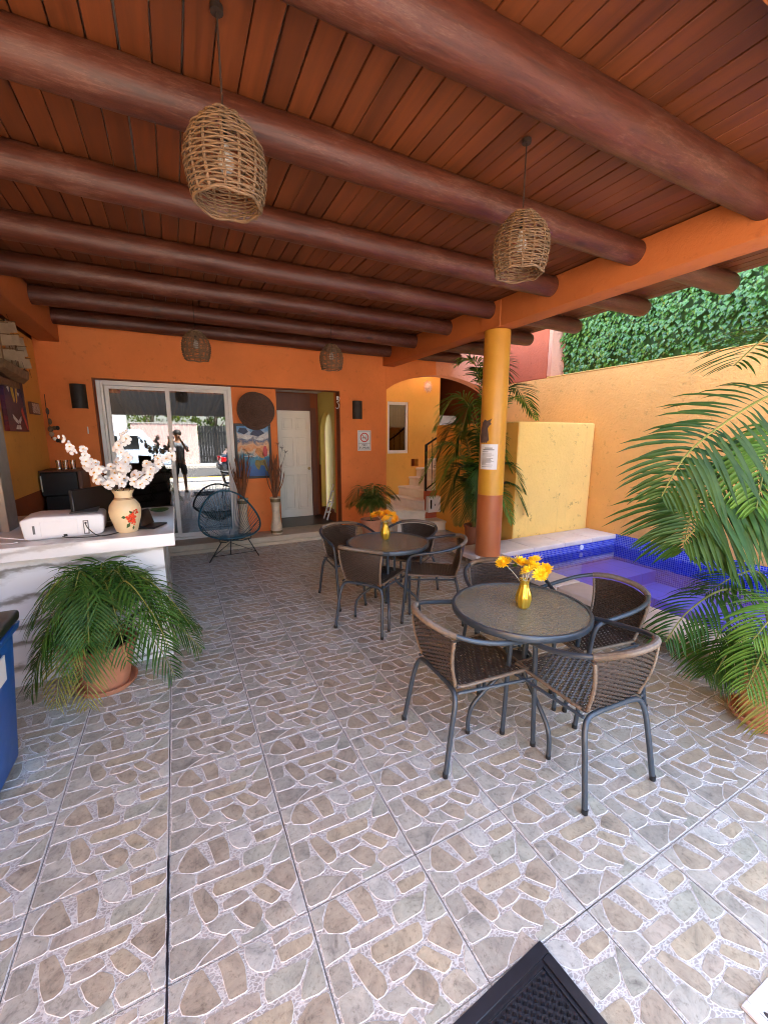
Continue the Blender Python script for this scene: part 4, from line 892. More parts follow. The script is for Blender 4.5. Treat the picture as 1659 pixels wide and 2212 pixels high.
# ---- wicker pendant lamps
def make_lamp(seed):
    rn = random.Random(seed); t_ = thing('wicker_lamp', '', 'lamp')
    prof = [(-.0, .058), (.02, .075), (.06, .105), (.11, .128), (.17, .137), (.23, .134), (.29, .123), (.325, .113)]   # (depth below top, radius)
    def rad(d):
        for (d0, r0), (d1, r1) in zip(prof, prof[1:]):
            if d <= d1: f = (d-d0)/(d1-d0); return r0+(r1-r0)*f
        return prof[-1][1]
    NS = 14; m_ = MB()
    for k in range(NS):
        a = 2*math.pi*k/NS; da = rn.uniform(-.06, .06)
        for q in (-.02, .02):
            m_.tube([(rad(d)*math.cos(a+q+da*d*3), rad(d)*math.sin(a+q+da*d*3), -d) for d in [i*.0325 for i in range(11)]], .0028, 5)
    m_.build('stakes', 'wicker', t_)
    m_ = MB(); d = .006; row = 0
    while d < .322:
        pts = []; rr = []; n_ = 56; w0 = rn.uniform(0, 6.28); am = rn.uniform(.001, .0045); th = rn.uniform(.0026, .0042); dd = d
        for k in range(n_+3):
            a = 2*math.pi*k/n_+w0; r_ = rad(dd)+.0055*math.cos(NS*(a)/2+math.pi*row)+rn.uniform(-.001, .001)
            pts.append((r_*math.cos(a), r_*math.sin(a), -dd+am*math.sin(2*a+row)+rn.uniform(-.0009, .0009)))
        m_.tube(pts, th, 5); row += 1; d += rn.uniform(.0085, .0145)
    m_.build('woven_shade', 'wicker', t_)
    for dd in (.0, .324):
        m_ = MB()
        for q in (0,): m_.tube([((rad(dd)+.004*math.cos(6*a+q))*math.cos(a), (rad(dd)+.004*math.cos(6*a+q))*math.sin(a), -dd+.004*math.sin(6*a+q)) for a in [2*math.pi*k/60 for k in range(60)]], .0055, 6, closed=True)
        m_.build('rim', 'wicker', t_)
    for k in range(3): a = k*2.1; m_ = MB(); m_.tube([(.0,0,.03), (.057*math.cos(a), .057*math.sin(a), .0)], .002, 5); m_.build('hanger_wire', 'dark_cord', t_)
    m_ = MB(); m_.tube([(0,0,.02), (0,0,-.09)], .012, 8); m_.build('socket', 'black_plastic', t_)
    m_ = MB(); m_.lathe([(.0001,-.20), (.018,-.195), (.029,-.17), (.029,-.15), (.018,-.115), (.013,-.09)], 16); m_.build('bulb', 'lamp_bulb', t_)
    return t_
LP = [((.25, 1.755), 2.735, 'wicker basket pendant lamp hanging nearest the marble counter'),
      ((1.675, 1.74), 2.730, 'wicker basket pendant lamp hanging above the table by the rubber mat'),
      ((.285, 4.85), 2.69, 'wicker basket pendant lamp hanging in front of the sliding glass door'),
      ((1.76, 4.85), 2.70, 'wicker basket pendant lamp hanging in front of the hallway door')]
l0 = [make_lamp(5), make_lamp(9)]
for k, ((x, y), z, lb) in enumerate(LP):
    o = l0[k] if k < 2 else copy_tree(l0[3-k]); o.location = (x, y, z); o.rotation_euler = ((R(3.5), R(-3), k) if k == 0 else (R(-2), R(1.5), k*1.3)); o['label'] = lb; o['group'] = 'wicker pendant lamps under the plank ceiling'
    h_ = 3.05-z; m_ = MB(); m_.tube([(0,0,.02), (0,0,h_-.012)], .0035, 6); cd = m_.build('cord', 'dark_cord', o)
    m_ = MB(); m_.lathe([(.022, h_-.018), (.022, h_), (.0001, h_)], 12); m_.build('ceiling_cap', 'dark_cord', o)
    o.rotation_euler = (0, 0, k*1.3)
    for ch in o.children:
        if ch.name.split('.')[0] in ('stakes', 'woven_shade', 'rim', 'socket', 'bulb', 'hanger_wire'): ch.scale = (1, 1, .85); ch.location = (0, 0, -.018)
# ---- string chair
ac = thing('string_chair', 'teal blue round string chair on thin metal legs before the glass door', 'chair', (.585, 5.72, 0), R(6))
lp = [(0,.30,.325), (.20,.27,.335), (.335,.17,.385), (.385,.04,.47), (.365,-.08,.58), (.29,-.19,.71), (.18,-.26,.82), (.0,-.295,.875)]
lp = [(x, -y, z) for x, y, z in lp]
loop = crom(lp+[(-x, y, z) for x, y, z in lp[::-1]][1:-1], 8, closed=True)
m_ = MB(); m_.tube(loop, .0125, 10, closed=True); m_.build('rim', 'teal_cord', ac)
hub = Vector((0, -.04, .235)); nC = 58
for k in range(nC):
    p = loop[int(len(loop)*k/nC)]; d = (p-hub); a = math.atan2(d.y, d.x); h_ = hub+Vector((math.cos(a)*.06, math.sin(a)*.05, .008)); m_ = MB()
    m_.tube([p, p.lerp(h_, .5)+Vector((0,0,-.012)), h_], .0032, 5); m_.build('cord', 'teal_cord', ac)
m_ = MB(); m_.tube([(hub.x+.06*math.cos(2*math.pi*k/20), hub.y+.05*math.sin(2*math.pi*k/20), hub.z+.008) for k in range(20)], .007, 6, closed=True); m_.build('hub_ring', 'teal_cord', ac)
for s_ in (-1, 1):
    m_ = MB(); m_.tube([(s_*.20,-.262,.335), (s_*.20,-.25,.285), (s_*.10,-.12,.235), (s_*.02,.0,.225), (s_*.25,.03,.31), (s_*.37,-.03,.475)], .006, 6); m_.build('bracket', 'black_iron', ac)
    m_ = MB(); m_.tube([(s_*.17,-.22,.27), (s_*.315,-.16 if s_ > 0 else -.14,.003)], .0075, 6); m_.build('leg', 'black_iron', ac)
m_ = MB(); m_.tube([(0,.02,.23), (0,.10,.003)], .0075, 6); m_.build('leg', 'black_iron', ac)
m_ = MB(); m_.tube([(-.27,-.165,.08), (.27,-.18,.08), (0,.08,.18), (-.27,-.165,.08)], .005, 6); m_.build('brace', 'black_iron', ac)
# ---- tall floor vases with dried stalks
def floor_vase(loc, label, slabel, seed, group='waisted floor vases on the ledge'):
    t_ = thing('floor_vase', label, 'vase', loc, 0, group)
    m_ = MB(); m_.lathe([(.072, 0), (.088, .012), (.088, .03)], 28); m_.build('foot', 'beige_vase', t_)
    m_ = MB(); m_.lathe([(.089, .031), (.089, .065)], 28); m_.build('lower_band', 'bronze_band', t_)
    m_ = MB(); m_.lathe([(.087, .066), (.085, .12), (.066, .22), (.056, .32), (.060, .42), (.072, .50)], 28); m_.build('waist', 'beige_vase', t_)
    m_ = MB(); m_.lathe([(.074, .501), (.078, .55)], 28); m_.build('upper_band', 'bronze_band', t_)
    m_ = MB(); m_.lathe([(.079, .551), (.082, .572), (.074, .575), (.066, .5), (.05, .42), (.0001, .40)], 28); m_.build('lip', 'beige_vase', t_)
    d = thing('dried_stalks', slabel, 'dried plants', loc, 0, 'dried stalks in the floor vases'); rn = random.Random(seed)
    for k in range(34):
        a = rn.uniform(0, 6.28); sp = rn.uniform(.03, .16); h_ = rn.uniform(.95, 1.25); m_ = MB(); x, y = .03*math.cos(a), .03*math.sin(a)
        if sp > .10: y = abs(y)*-.3 if rn.random() < .6 else y
        tx, ty = sp*math.cos(a), min(.08, sp*math.sin(a)); b_ = rn.uniform(-.03, .03)
        w_ = rn.uniform(.003, .009)
        m_.tube(crom([(x*.4, y*.4, .43), (x, y, .6), (tx*.6+b_, ty*.6, h_*.8), (tx, ty, h_)], 3), [.003]+[w_]*8+[.0015], 5)
        m_.build('stalk', 'dried_stalk' if rn.random() < .8 else 'dried_grey', d)
    for k in range(3):
        a = rn.uniform(-1, 1); x = .05+.04*k; m_ = MB(); P = [(.01, 0, .43), (x*.6, -.02, .9), (x*1.2, -.03, 1.28-.05*k)]
        if seed == 2: P[-1] = (x*1.4, -.03, 1.36-.06*k)
        m_.tube(crom(P, 4), .002, 5)
        tip = Vector(P[-1])
        for q in range(14):
            u_ = Vector((rn.uniform(-1,1), rn.uniform(-1,1), rn.uniform(-.6,1))).normalized()*rn.uniform(.02, .06); m_.tube([tip, tip+u_*.6+Vector((0,0,.01)), tip+u_], .0016, 4)
        m_.build('seed_head', 'dried_grey', d)
floor_vase((1.30, 6.20, .138), 'tall beige waisted floor vase beside the hallway door', 'brown dried stalks in the vase beside the hallway door', 2)
floor_vase((.835, 6.26, .138), 'tall beige waisted floor vase behind the string chair', 'brown dried stalks in the vase behind the string chair', 5)
# ---- wall pieces
hat = thing('wicker_disc', 'large round coiled brown wicker disc hung above the seascape painting', 'wall hanging', (1.125, 6.43, 1.99), 0)
rn = random.Random(4)
r_ = .015; k = 0
while r_ < .275:
    m_ = MB(); bulge = .055*math.exp(-(r_/.09)**2)+.02*math.exp(-((r_-.16)/.05)**2)
    m_.tube([((r_+.002*rn.uniform(-1,1)+.006*math.sin(3*a+1)*(r_/.27))*math.cos(a), -.012-bulge+.006*math.sin(2*a)*(r_/.27)+rn.uniform(-.0015,.0015), (r_+.002*rn.uniform(-1,1)+.006*math.sin(3*a+1)*(r_/.27))*math.sin(a)*1.02) for a in [2*math.pi*q/48 for q in range(48)]], .0075, 6, closed=True)
    m_.build('coil', 'wicker_brown', hat); r_ += .0125
m_ = MB(); m_.lathe([(.0001, 0), (.27, 0), (.27, .006), (.0001, .006)], 40); o = m_.build('backing', 'wicker_brown', hat); o.rotation_euler = (R(90), 0, 0)
pt = thing('seascape_painting', 'black framed painting of riders on a stormy blue beach at sunset', 'painting', (.80, 6.445, .985), 0)
m_ = MB()
for q in ((0,.53,0,.035), (0,.53,.785,.82), (0,.035,.0355,.7845), (.495,.53,.0355,.7845)): m_.box(q[0], q[1], -.012, .02, q[2], q[3])
m_.build('frame', 'frame_black', pt, bevel=.003)
m_ = MB(); m_.box(.03, .50, .0, .01, .03, .79); m_.build('canvas', 'seascape_paint', pt, smooth=0)
def patch(nm, poly, mat, par, y=-.0015, d=.002): m_ = MB(); m_.prism(poly, 'y', y, y+d); return m_.build(nm, mat, par, smooth=0)
plain('paint_tan', (.55,.24,.07), .5, .4, 40); plain('paint_red', (.55,.05,.05), .5, .3, 40); plain('paint_white', (.65,.66,.66), .5, .3, 30); plain('paint_olive', (.22,.19,.04), .5, .4, 30); plain('paint_gold', (.6,.42,.06), .5, .4, 40); plain('paint_navy', (.02,.035,.09), .5, .4, 40)
for nm, pl, mt_ in (('cloud', [(.05,.70), (.14,.66), (.20,.70), (.17,.75), (.08,.76)], 'paint_navy'), ('cloud', [(.22,.66), (.34,.63), (.44,.68), (.38,.73), (.27,.72)], 'paint_navy'), ('cloud', [(.08,.61), (.18,.585), (.25,.61), (.17,.645)], 'paint_white'), ('cloud', [(.30,.58), (.40,.57), (.43,.60), (.36,.625)], 'paint_white'),
      ('surf', [(.10,.335), (.25,.325), (.32,.34), (.2,.352)], 'paint_white'), ('horse', [(.28,.40), (.31,.46), (.36,.46), (.39,.42), (.42,.36), (.41,.30), (.37,.31), (.33,.34), (.31,.37)], 'paint_tan'), ('rider', [(.39,.36), (.405,.44), (.42,.49), (.45,.485), (.47,.42), (.46,.34), (.42,.32)], 'paint_red'), ('horse', [(.30,.15), (.27,.22), (.29,.28), (.36,.27), (.43,.29), (.45,.2), (.47,.12), (.44,.10), (.41,.19), (.36,.2), (.33,.12)], 'paint_olive')):
    patch(nm, pl, mt_, pt)
def text_mesh(body, size, name, mat, parent, loc, rot, ext=.0006):
    cu_ = bpy.data.curves.new(name, 'FONT'); cu_.body = body; cu_.size = size; cu_.align_x = 'CENTER'; cu_.align_y = 'CENTER'; cu_.extrude = ext; cu_.resolution_u = 3
    ob = bpy.data.objects.new(name, cu_); col.objects.link(ob); bpy.context.view_layer.update()
    me = bpy.data.meshes.new_from_object(ob.evaluated_get(bpy.context.evaluated_depsgraph_get())); bpy.data.objects.remove(ob)
    me.materials.clear(); me.materials.append(M[mat]); o = bpy.data.objects.new(name, me); col.objects.link(o); o.parent = parent; o.location = loc; o.rotation_euler = rot; return o
sg = thing('no_smoking_sign', 'white no smoking sign reading NO FUMAR on the orange wall', 'sign', (2.852, 6.345, 1.55))
m_ = MB(); m_.box(-.12, .12, -.006, .004, -.168, .168); m_.build('plate', 'white_plastic', sg, bevel=.002)
m_ = MB()
for q in ((-.108,.108,.152,.156), (-.108,.108,-.156,-.152), (-.108,-.104,-.1515,.1515), (.104,.108,-.1515,.1515), (-.1035,.1035,-.048,-.044)): m_.box(q[0], q[1], -.0075, -.0062, q[2], q[3])
m_.build('border', 'grey_print', sg, smooth=0)
m_ = MB(); n_ = 40; vv = [(r_*math.cos(2*math.pi*k/n_), -.008, .052+r_*math.sin(2*math.pi*k/n_)) for r_ in (.062, .078) for k in range(n_)]; m_.add(vv, [(k, (k+1) % n_, n_+(k+1) % n_, n_+k) for k in range(n_)])
m_.add([(-.048,-.0082,.090), (-.040,-.0082,.098), (.048,-.0082,.014), (.040,-.0082,.006)], [(0,1,2,3)]); m_.build('red_ring', 'red_sign', sg, fix=False, smooth=0)
m_ = MB(); m_.box(-.045, .030, -.0078, -.0065, .038, .050); m_.box(.033, .042, -.0078, -.0065, .038, .050); m_.tube([(.038,-.0075,.056), (.030,-.0075,.070), (.042,-.0075,.080), (.030,-.0075,.092)], .003, 4); m_.build('cigarette', 'black_plastic', sg, smooth=0)
text_mesh('NO', .058, 'lettering', 'black_plastic', sg, (0, -.0075, -.075), (R(90), 0, 0)); text_mesh('FUMAR', .056, 'lettering', 'black_plastic', sg, (0, -.0075, -.122), (R(90), 0, 0))
def sconce(loc, label):
    t_ = thing('wall_sconce', label, 'wall lamp', loc, 0, 'dark clay half round wall sconces'); m_ = MB(); n_ = 14; h_ = .29
    pr = [(-.083*math.cos(math.pi*k/n_), -.075*math.sin(math.pi*k/n_)) for k in range(n_+1)]; q = [(x*.9, y*.9) for x, y in pr[::-1]]
    m_.prism(pr+q, 'z', 0, h_); m_.build('shade', 'sconce_clay', t_, smooth=50)
    m_ = MB(); m_.box(-.05, .05, -.02, -.002, .08, .2); m_.build('wall_plate', 'black_iron', t_)
    m_ = MB(); m_.ball((0,-.035,.15), .02, 6); m_.build('bulb', 'lamp_bulb', t_)
sconce((-1.0, 6.346, 1.955), 'dark clay wall sconce left of the glass door beside the number'); sconce((2.73, 6.346, 1.90), 'dark clay wall sconce above the no smoking sign')
nb = thing('door_number', 'small white numeral 1 on the orange wall beside the glass door', 'number', (-.952, 6.345, 1.685)); text_mesh('1', .13, 'numeral', 'white_paint', nb, (0,0,0), (R(90), 0, 0), .004)
hk = thing('wall_hook', 'small white curled hook ornament on the door jamb', 'ornament', (2.385, 6.34, 2.13)); m_ = MB(); m_.tube(crom([(.0,-.01,.11), (.03,-.012,.10), (.02,-.014,.05), (-.01,-.014,.03), (.02,-.014,-.02), (.0,-.014,-.07), (-.035,-.014,-.06)], 5), .006, 6); m_.build('curl', 'white_paint', hk); m_ = MB(); m_.box(-.012, .012, -.006, .0, .06, .12); m_.build('plate', 'white_paint', hk)
# column: carved ornament and house-rules notice
orn = thing('carved_ornament', 'dark rusty fish shaped cut-out ornament fixed to the yellow column', 'ornament', (3.30, 3.71, 1.55), 0)
m_ = MB(); th0 = math.atan2(-3.71, -3.30)
def onc(u, v, r_): a = th0-.62+u/.146; return (r_*math.cos(a), r_*math.sin(a), v)
pl = [(-.05,.0), (-.035,-.01), (-.02,.01), (-.008,-.012), (.008,.008), (.02,-.012), (.032,.006), (.05,.02), (.038,.10), (.03,.15), (.045,.18), (.07,.20), (.055,.22), (.075,.26), (.05,.245), (.02,.235), (-.005,.25), (-.03,.22), (-.045,.15), (-.055,.07)]
n_ = len(pl); m_.add([onc(u, v, .150) for u, v in pl]+[onc(u, v, .160) for u, v in pl], [tuple(range(n_)), tuple(range(2*n_-1, n_-1, -1))]+[(k, (k+1) % n_, n_+(k+1) % n_, n_+k) for k in range(n_)]); m_.build('plate', 'rust_iron', orn, smooth=0)
m_ = MB(); m_.tube([onc(0, .12, .14), onc(0, .12, .153)], .006, 6); m_.build('peg', 'rust_iron', orn)
nt_ = thing('notice', 'printed white house rules notice taped to the yellow column', 'notice', (3.30, 3.71, 1.24), 0)
def sheet(u0, u1, v0, v1, r_, nm, mat, par):
    m_ = MB(); k_ = 10; vv = []
    for q in range(k_+1):
        a = th0-.30+(u0+(u1-u0)*q/k_)/.147
        for v in (v0, v1):
            for rr in (r_, r_+.0009): vv.append((rr*math.cos(a), rr*math.sin(a), v))
    fs = []
    for q in range(k_): b_ = q*4; c_ = b_+4; fs += [(b_,c_,c_+2,b_+2), (b_+1,b_+3,c_+3,c_+1), (b_,b_+1,c_+1,c_), (b_+2,c_+2,c_+3,b_+3)]
    fs += [(0,2,3,1), (k_*4,k_*4+1,k_*4+3,k_*4+2)]; m_.add(vv, fs); return m_.build(nm, mat, par, smooth=60)
sheet(-.105, .105, 0, .285, .1475, 'paper', 'paper', nt_)
rn = random.Random(8)
sheet(-.045, .045, .238, .247, .1488, 'heading', 'grey_print', nt_); sheet(-.065, .065, .219, .228, .1488, 'heading', 'grey_print', nt_); sheet(-.075, .0, .197, .203, .1488, 'text_line', 'grey_print', nt_)
for k in range(11): sheet(-.075, rn.uniform(.03, .068) if k not in (3, 9) else -.02, .175-.0125*k, .179-.0125*k, .1488, 'text_line', 'grey_print', nt_)
sheet(-.075, .05, .028, .032, .1488, 'text_line', 'grey_print', nt_)

# ================================================================= PLANTS
def frond(name, path, n, L, parent, mat='palm_leaf', w=.017, droop=.5, lift=.35, seed=0, start=.18, rr=.006, sweep=.7, tipk=.35, jit=.12, face=None):
    """one arching frond: a tapered rachis and folded leaflets on both sides"""
    rn = random.Random(seed); P = crom(path, 8); N = len(P); m_ = MB()
    m_.tube(P, [rr*(1-.8*i/(N-1))+.0008 for i in range(N)], 6, mi=1)
    for k in range(n):
        t = start+(1-start)*(k+.5)/n; i = min(N-2, int(t*(N-1))); p = P[i].lerp(P[i+1], t*(N-1)-i); d = (P[i+1]-P[i]).normalized()
        side = Vector((0,0,1)).cross(d) if face is None else face.cross(d)
        if side.length < .15: side = d.orthogonal()
        side.normalize(); upv = side.cross(d)
        if (upv.z < 0 if face is None else upv.dot(face) < 0): upv = -upv
        f = (t-start)/(1-start); l0 = L*(math.sin(math.pi*min(1, .22+f*.78))**.7*(1-.0*f)+tipk*f*.2)*(.55+.45*min(1, f*4)); sw = sweep*(.55+.9*f)
        for s_ in (-1, 1):
            l_ = l0*rn.uniform(1-jit, 1+jit*.6); q = (side*s_+d*sw+upv*(lift+rn.uniform(-.12, .12))).normalized()
            g = Vector((0,0,-1)); wd = q.cross(upv).normalized()*w*.5*(.6+.4*math.sin(math.pi*min(1, .15+f*.85))); fold = upv*w*-.16; tw = rn.uniform(-.25, .25)*l_; bn = rn.uniform(.8, 1.25)
            vv = [p]; K = (.16, .38, .62, .83)
            for j, tt in enumerate(K):
                c = p+q*l_*tt*(1-.10*droop*tt)+g*l_*droop*.62*bn*tt*tt+d*tw*tt*tt*.35; ww = wd*(.62, 1.0, .92, .58)[j]; vv += [c-ww-fold, c, c+ww-fold]
            vv.append(p+q*l_*(1-.10*droop)+g*l_*droop*.62*bn+d*tw*.35)
            fs = [(0,1,2), (0,2,3)]
            for j in range(3): o_ = 1+j*3; fs += [(o_, o_+3, o_+4, o_+1), (o_+1, o_+4, o_+5, o_+2)]
            m_.add(vv, fs+[(10,13,11), (11,13,12)])
    return m_.build(name, [mat, 'palm_stalk'], parent, fix=False, smooth=50)
def pot(parent, r0, r1, h, rim=.03, mat='terracotta', saucer=True, z0=0):
    if saucer: m_ = MB(); m_.lathe([(r0*1.15, z0), (r0*1.32, z0+.02), (r0*1.40, z0+.045), (r0*1.34, z0+.045), (r0*1.22, z0+.02), (.0001, z0+.014)], 36); m_.build('saucer', mat, parent); z0 += .016
    m_ = MB(); m_.lathe([(r0, z0), (r0*1.02, z0+.015), (r1, z0+h-rim), (r1*1.0+.012, z0+h-rim+.002), (r1*1.02+.012, z0+h), (r1-.012, z0+h), (r1-.016, z0+h-.06), (.0001, z0+h-.065)], 40); m_.build('pot', mat, parent)
    m_ = MB(); m_.lathe([(r1-.018, z0+h-.045), (r1*.5, z0+h-.03), (.0001, z0+h-.025)], 24); m_.build('soil', 'soil', parent)
    return z0+h
def arch(x, y, z, az, out, up_, end, r=None):
    """arching rachis from (x,y,z): goes up_ high, out far, ends at height end"""
    c, s = math.cos(az), math.sin(az); return [(x, y, z), (x+c*out*.12, y+s*out*.12, z+(up_-z)*.55), (x+c*out*.42, y+s*out*.42, up_), (x+c*out*.76, y+s*out*.76, up_-(up_-end)*.40), (x+c*out, y+s*out, end)]
# -- palm by the counter
rn = random.Random(21)
p1 = thing('potted_palm', 'bushy potted palm in a terracotta pot on a saucer before the marble counter', 'plant', (-.515, 2.985, 0), 0)
zt = pot(p1, .125, .178, .30)
for k in range(27):
    az = k*2.399+rn.uniform(-.2, .2); out = rn.uniform(.30, .56); h_ = rn.uniform(.52, .76)
    if math.sin(az) > .2: out *= .62; h_ += .04
    if math.cos(az) < -.2: out *= .62
    if k < 8: h_ = rn.uniform(.74, .84); out = rn.uniform(.2, .42)*( .6 if math.sin(az) > 0 else 1)*(.65 if math.cos(az) < -.2 else 1)
    e_ = rn.uniform(.22, .50) if k >= 8 else rn.uniform(.56, .74)
    frond('frond', arch(.03*math.cos(az), .03*math.sin(az), zt-.05, az, out, h_, e_), 24, .23, p1, 'palm_leaf' if k % 4 else 'palm_leaf_light', .0125, .75, .3, k, .3, .005)
for k, (az, out, e_) in enumerate(((-2.2,.30,.10), (-1.75,.26,.06), (-2.6,.34,.16), (-.35,.55,.22), (-.75,.50,.16), (-.1,.52,.3))):
    frond('frond', arch(.05*math.cos(az), .05*math.sin(az), zt-.05, az, out, .50, e_), 22, .20, p1, 'palm_leaf_dry' if k < 2 else 'palm_leaf', .0125, .8, .2, 50+k, .35, .005)
# -- small palm by the arch
p2 = thing('potted_palm', 'small dark potted palm in a plain terracotta pot by the arch edge', 'plant', (2.62, 5.60, 0), 0)
zt = pot(p2, .12, .155, .36, saucer=False)
for k in range(17):
    az = k*2.399; out = rn.uniform(.30, .46); h_ = rn.uniform(.70, .90); e_ = rn.uniform(.40, .72)
    frond('frond', arch(0, 0, zt-.04, az, out*(.5 if math.sin(az) > .3 else 1), h_, e_), 20, .20, p2, 'palm_leaf_dark', .012, .7, .3, 80+k, .3, .005)
# -- tall palm behind the column
p3 = thing('potted_palm', 'tall potted palm spreading behind the yellow column', 'plant', (3.80, 4.52, 0), 0)
zt = pot(p3, .14, .175, .36, mat='terracotta_dark', saucer=False)
for k in range(5): m_ = MB(); a = k*1.3; m_.tube([(.05*math.cos(a), .05*math.sin(a), .28), (.07*math.cos(a), .07*math.sin(a), .8), (.09*math.cos(a), .09*math.sin(a), 1.25)], [.016, .014, .01], 8); m_.build('cane', 'palm_stalk', p3)
FR = [  # (tip x, y, z offset from pot base) , apex height, colour
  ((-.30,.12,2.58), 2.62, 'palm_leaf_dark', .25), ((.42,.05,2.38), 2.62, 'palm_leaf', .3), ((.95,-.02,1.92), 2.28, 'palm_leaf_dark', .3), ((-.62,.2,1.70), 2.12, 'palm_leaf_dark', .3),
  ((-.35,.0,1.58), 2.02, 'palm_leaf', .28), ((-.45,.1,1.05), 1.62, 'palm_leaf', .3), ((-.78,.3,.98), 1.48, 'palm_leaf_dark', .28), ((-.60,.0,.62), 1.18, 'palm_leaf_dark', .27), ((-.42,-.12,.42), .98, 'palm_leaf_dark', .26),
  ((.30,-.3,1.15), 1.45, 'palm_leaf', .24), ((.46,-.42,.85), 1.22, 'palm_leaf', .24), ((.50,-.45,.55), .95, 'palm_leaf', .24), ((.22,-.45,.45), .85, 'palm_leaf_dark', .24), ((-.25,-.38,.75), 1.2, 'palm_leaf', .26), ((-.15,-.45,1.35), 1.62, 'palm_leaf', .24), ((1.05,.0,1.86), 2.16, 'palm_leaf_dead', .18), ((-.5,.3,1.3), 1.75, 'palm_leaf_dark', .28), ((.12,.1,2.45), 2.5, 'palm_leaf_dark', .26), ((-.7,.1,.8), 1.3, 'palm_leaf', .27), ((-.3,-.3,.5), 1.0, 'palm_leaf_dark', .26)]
for k, (tp, ap_, mt_, L) in enumerate(FR):
    b = Vector((.06*math.cos(k*1.7), .06*math.sin(k*1.7), min(1.1, ap_*.45))); tp = Vector(tp)
    frond('frond', [(b.x, b.y, .34), tuple(b), (b.x+(tp.x-b.x)*.3, b.y+(tp.y-b.y)*.3, b.z+(ap_-b.z)*.85), (b.x+(tp.x-b.x)*.65, b.y+(tp.y-b.y)*.65, ap_), tuple(tp)], 44, L*1.3, p3, mt_ if k % 3 else 'palm_leaf_light', .022, .55, .3, 120+k, .32, .007)
# -- big palm at the right edge
p4 = thing('potted_palm', 'big potted palm by the pool, its broad fronds reaching over the woven chair', 'plant', (2.91, .86, 0), 0)
zt = pot(p4, .135, .168, .36)
def wp(*P): return [(x-2.91+(.09 if z < .45 and i == 0 else 0), y-.86, z) for i, (x, y, z) in enumerate(P)]
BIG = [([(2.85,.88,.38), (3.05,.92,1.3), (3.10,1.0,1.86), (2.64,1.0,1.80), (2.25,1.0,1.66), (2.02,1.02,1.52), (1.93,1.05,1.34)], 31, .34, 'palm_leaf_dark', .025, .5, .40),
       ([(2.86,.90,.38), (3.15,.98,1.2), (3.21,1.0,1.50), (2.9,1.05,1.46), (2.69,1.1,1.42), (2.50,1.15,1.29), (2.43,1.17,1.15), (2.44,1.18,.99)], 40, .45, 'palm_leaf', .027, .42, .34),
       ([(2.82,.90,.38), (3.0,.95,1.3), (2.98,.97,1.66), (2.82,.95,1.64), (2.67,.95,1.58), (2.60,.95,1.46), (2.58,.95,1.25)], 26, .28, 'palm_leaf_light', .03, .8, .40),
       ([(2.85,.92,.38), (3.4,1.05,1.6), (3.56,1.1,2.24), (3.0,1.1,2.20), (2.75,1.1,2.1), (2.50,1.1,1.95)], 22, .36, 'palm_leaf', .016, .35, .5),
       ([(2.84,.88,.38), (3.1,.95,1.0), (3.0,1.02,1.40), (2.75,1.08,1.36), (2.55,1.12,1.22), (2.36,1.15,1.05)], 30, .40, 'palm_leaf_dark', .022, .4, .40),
       ([(2.84,.90,.38), (2.98,1.0,.66), (2.72,1.08,.75), (2.45,1.12,.66), (2.26,1.12,.52)], 30, .27, 'palm_leaf', .016, .75, .25),
       ([(2.84,.90,.38), (2.95,1.0,.56), (2.75,1.05,.55), (2.64,1.06,.45), (2.58,1.06,.28)], 28, .25, 'palm_leaf', .015, .8, .25),
       ([(2.84,.86,.38), (2.80,.83,.55), (2.64,.82,.62), (2.50,.80,.58), (2.38,.80,.40)], 26, .24, 'palm_leaf_light', .015, .8, .25),
       ([(2.86,.90,.38), (3.1,1.0,.66), (3.0,1.05,.82), (2.85,1.1,.80), (2.70,1.16,.70)], 28, .27, 'palm_leaf', .015, .6, .25),
       ([(2.80,.84,.38), (2.78,.80,.66), (2.66,.78,.80), (2.50,.78,.78), (2.36,.80,.66)], 28, .26, 'palm_leaf_light', .015, .7, .25),
       ([(2.82,.84,.38), (2.74,.80,.52), (2.62,.76,.50), (2.54,.74,.36), (2.50,.73,.18)], 24, .22, 'palm_leaf_dry', .013, .9, .25),
       ([(2.84,.86,.38), (2.72,.90,.55), (2.58,.95,.50), (2.50,.98,.34)], 24, .22, 'palm_leaf', .014, .9, .25),
       ([(2.86,.86,.38), (3.1,.80,.9), (3.2,.8,1.1), (3.4,.85,1.0)], 26, .3, 'palm_leaf', .018, .6, .26)]
for k, (P, n_, L, mt_, w_, dr_, st_) in enumerate(BIG): frond('frond', wp(*P), n_, L, p4, mt_, w_, dr_, .25 if k > 2 else .05, 200+k, st_, .009, .75 if k > 2 else .55, .5, .12 if k > 2 else .2, Vector((-.86, -.42, .28)).normalized() if k in (0, 1, 2, 4) else None)
for k in range(22):
    m_ = MB(); a = rn.uniform(0, 6.28); b = a+rn.uniform(-.4, .4); m_.tube([(.14*math.cos(a), .14*math.sin(a), .35), (.19*math.cos(b), .19*math.sin(b), .30), (.20*math.cos(b), .20*math.sin(b), .06+rn.random()*.1)], .0022, 4); m_.build('dry_strand', 'palm_leaf_dry', p4)

# ================================================================= COUNTER AND LEFT CORNER
ct = thing('reception_counter', 'white veined marble reception counter with a thick white top', 'counter', (-1.40, 3.22, 0))
m_ = MB(); m_.box(0, 1.27, .0, .04, 0, .452); m_.build('front_panel', 'marble_front', ct, bevel=.002)
m_ = MB(); m_.box(0, 1.27, .0, .04, .454, .853); m_.build('front_panel', 'marble_front', ct, bevel=.002)
m_ = MB(); m_.box(1.232, 1.27, .042, 1.16, 0, .853); m_.build('end_panel', 'marble_front', ct, bevel=.002)
m_ = MB(); m_.box(0, 1.35, -.09, 1.20, .855, .945); m_.build('counter_top', 'marble_top', ct, bevel=.004)
ZC = .946
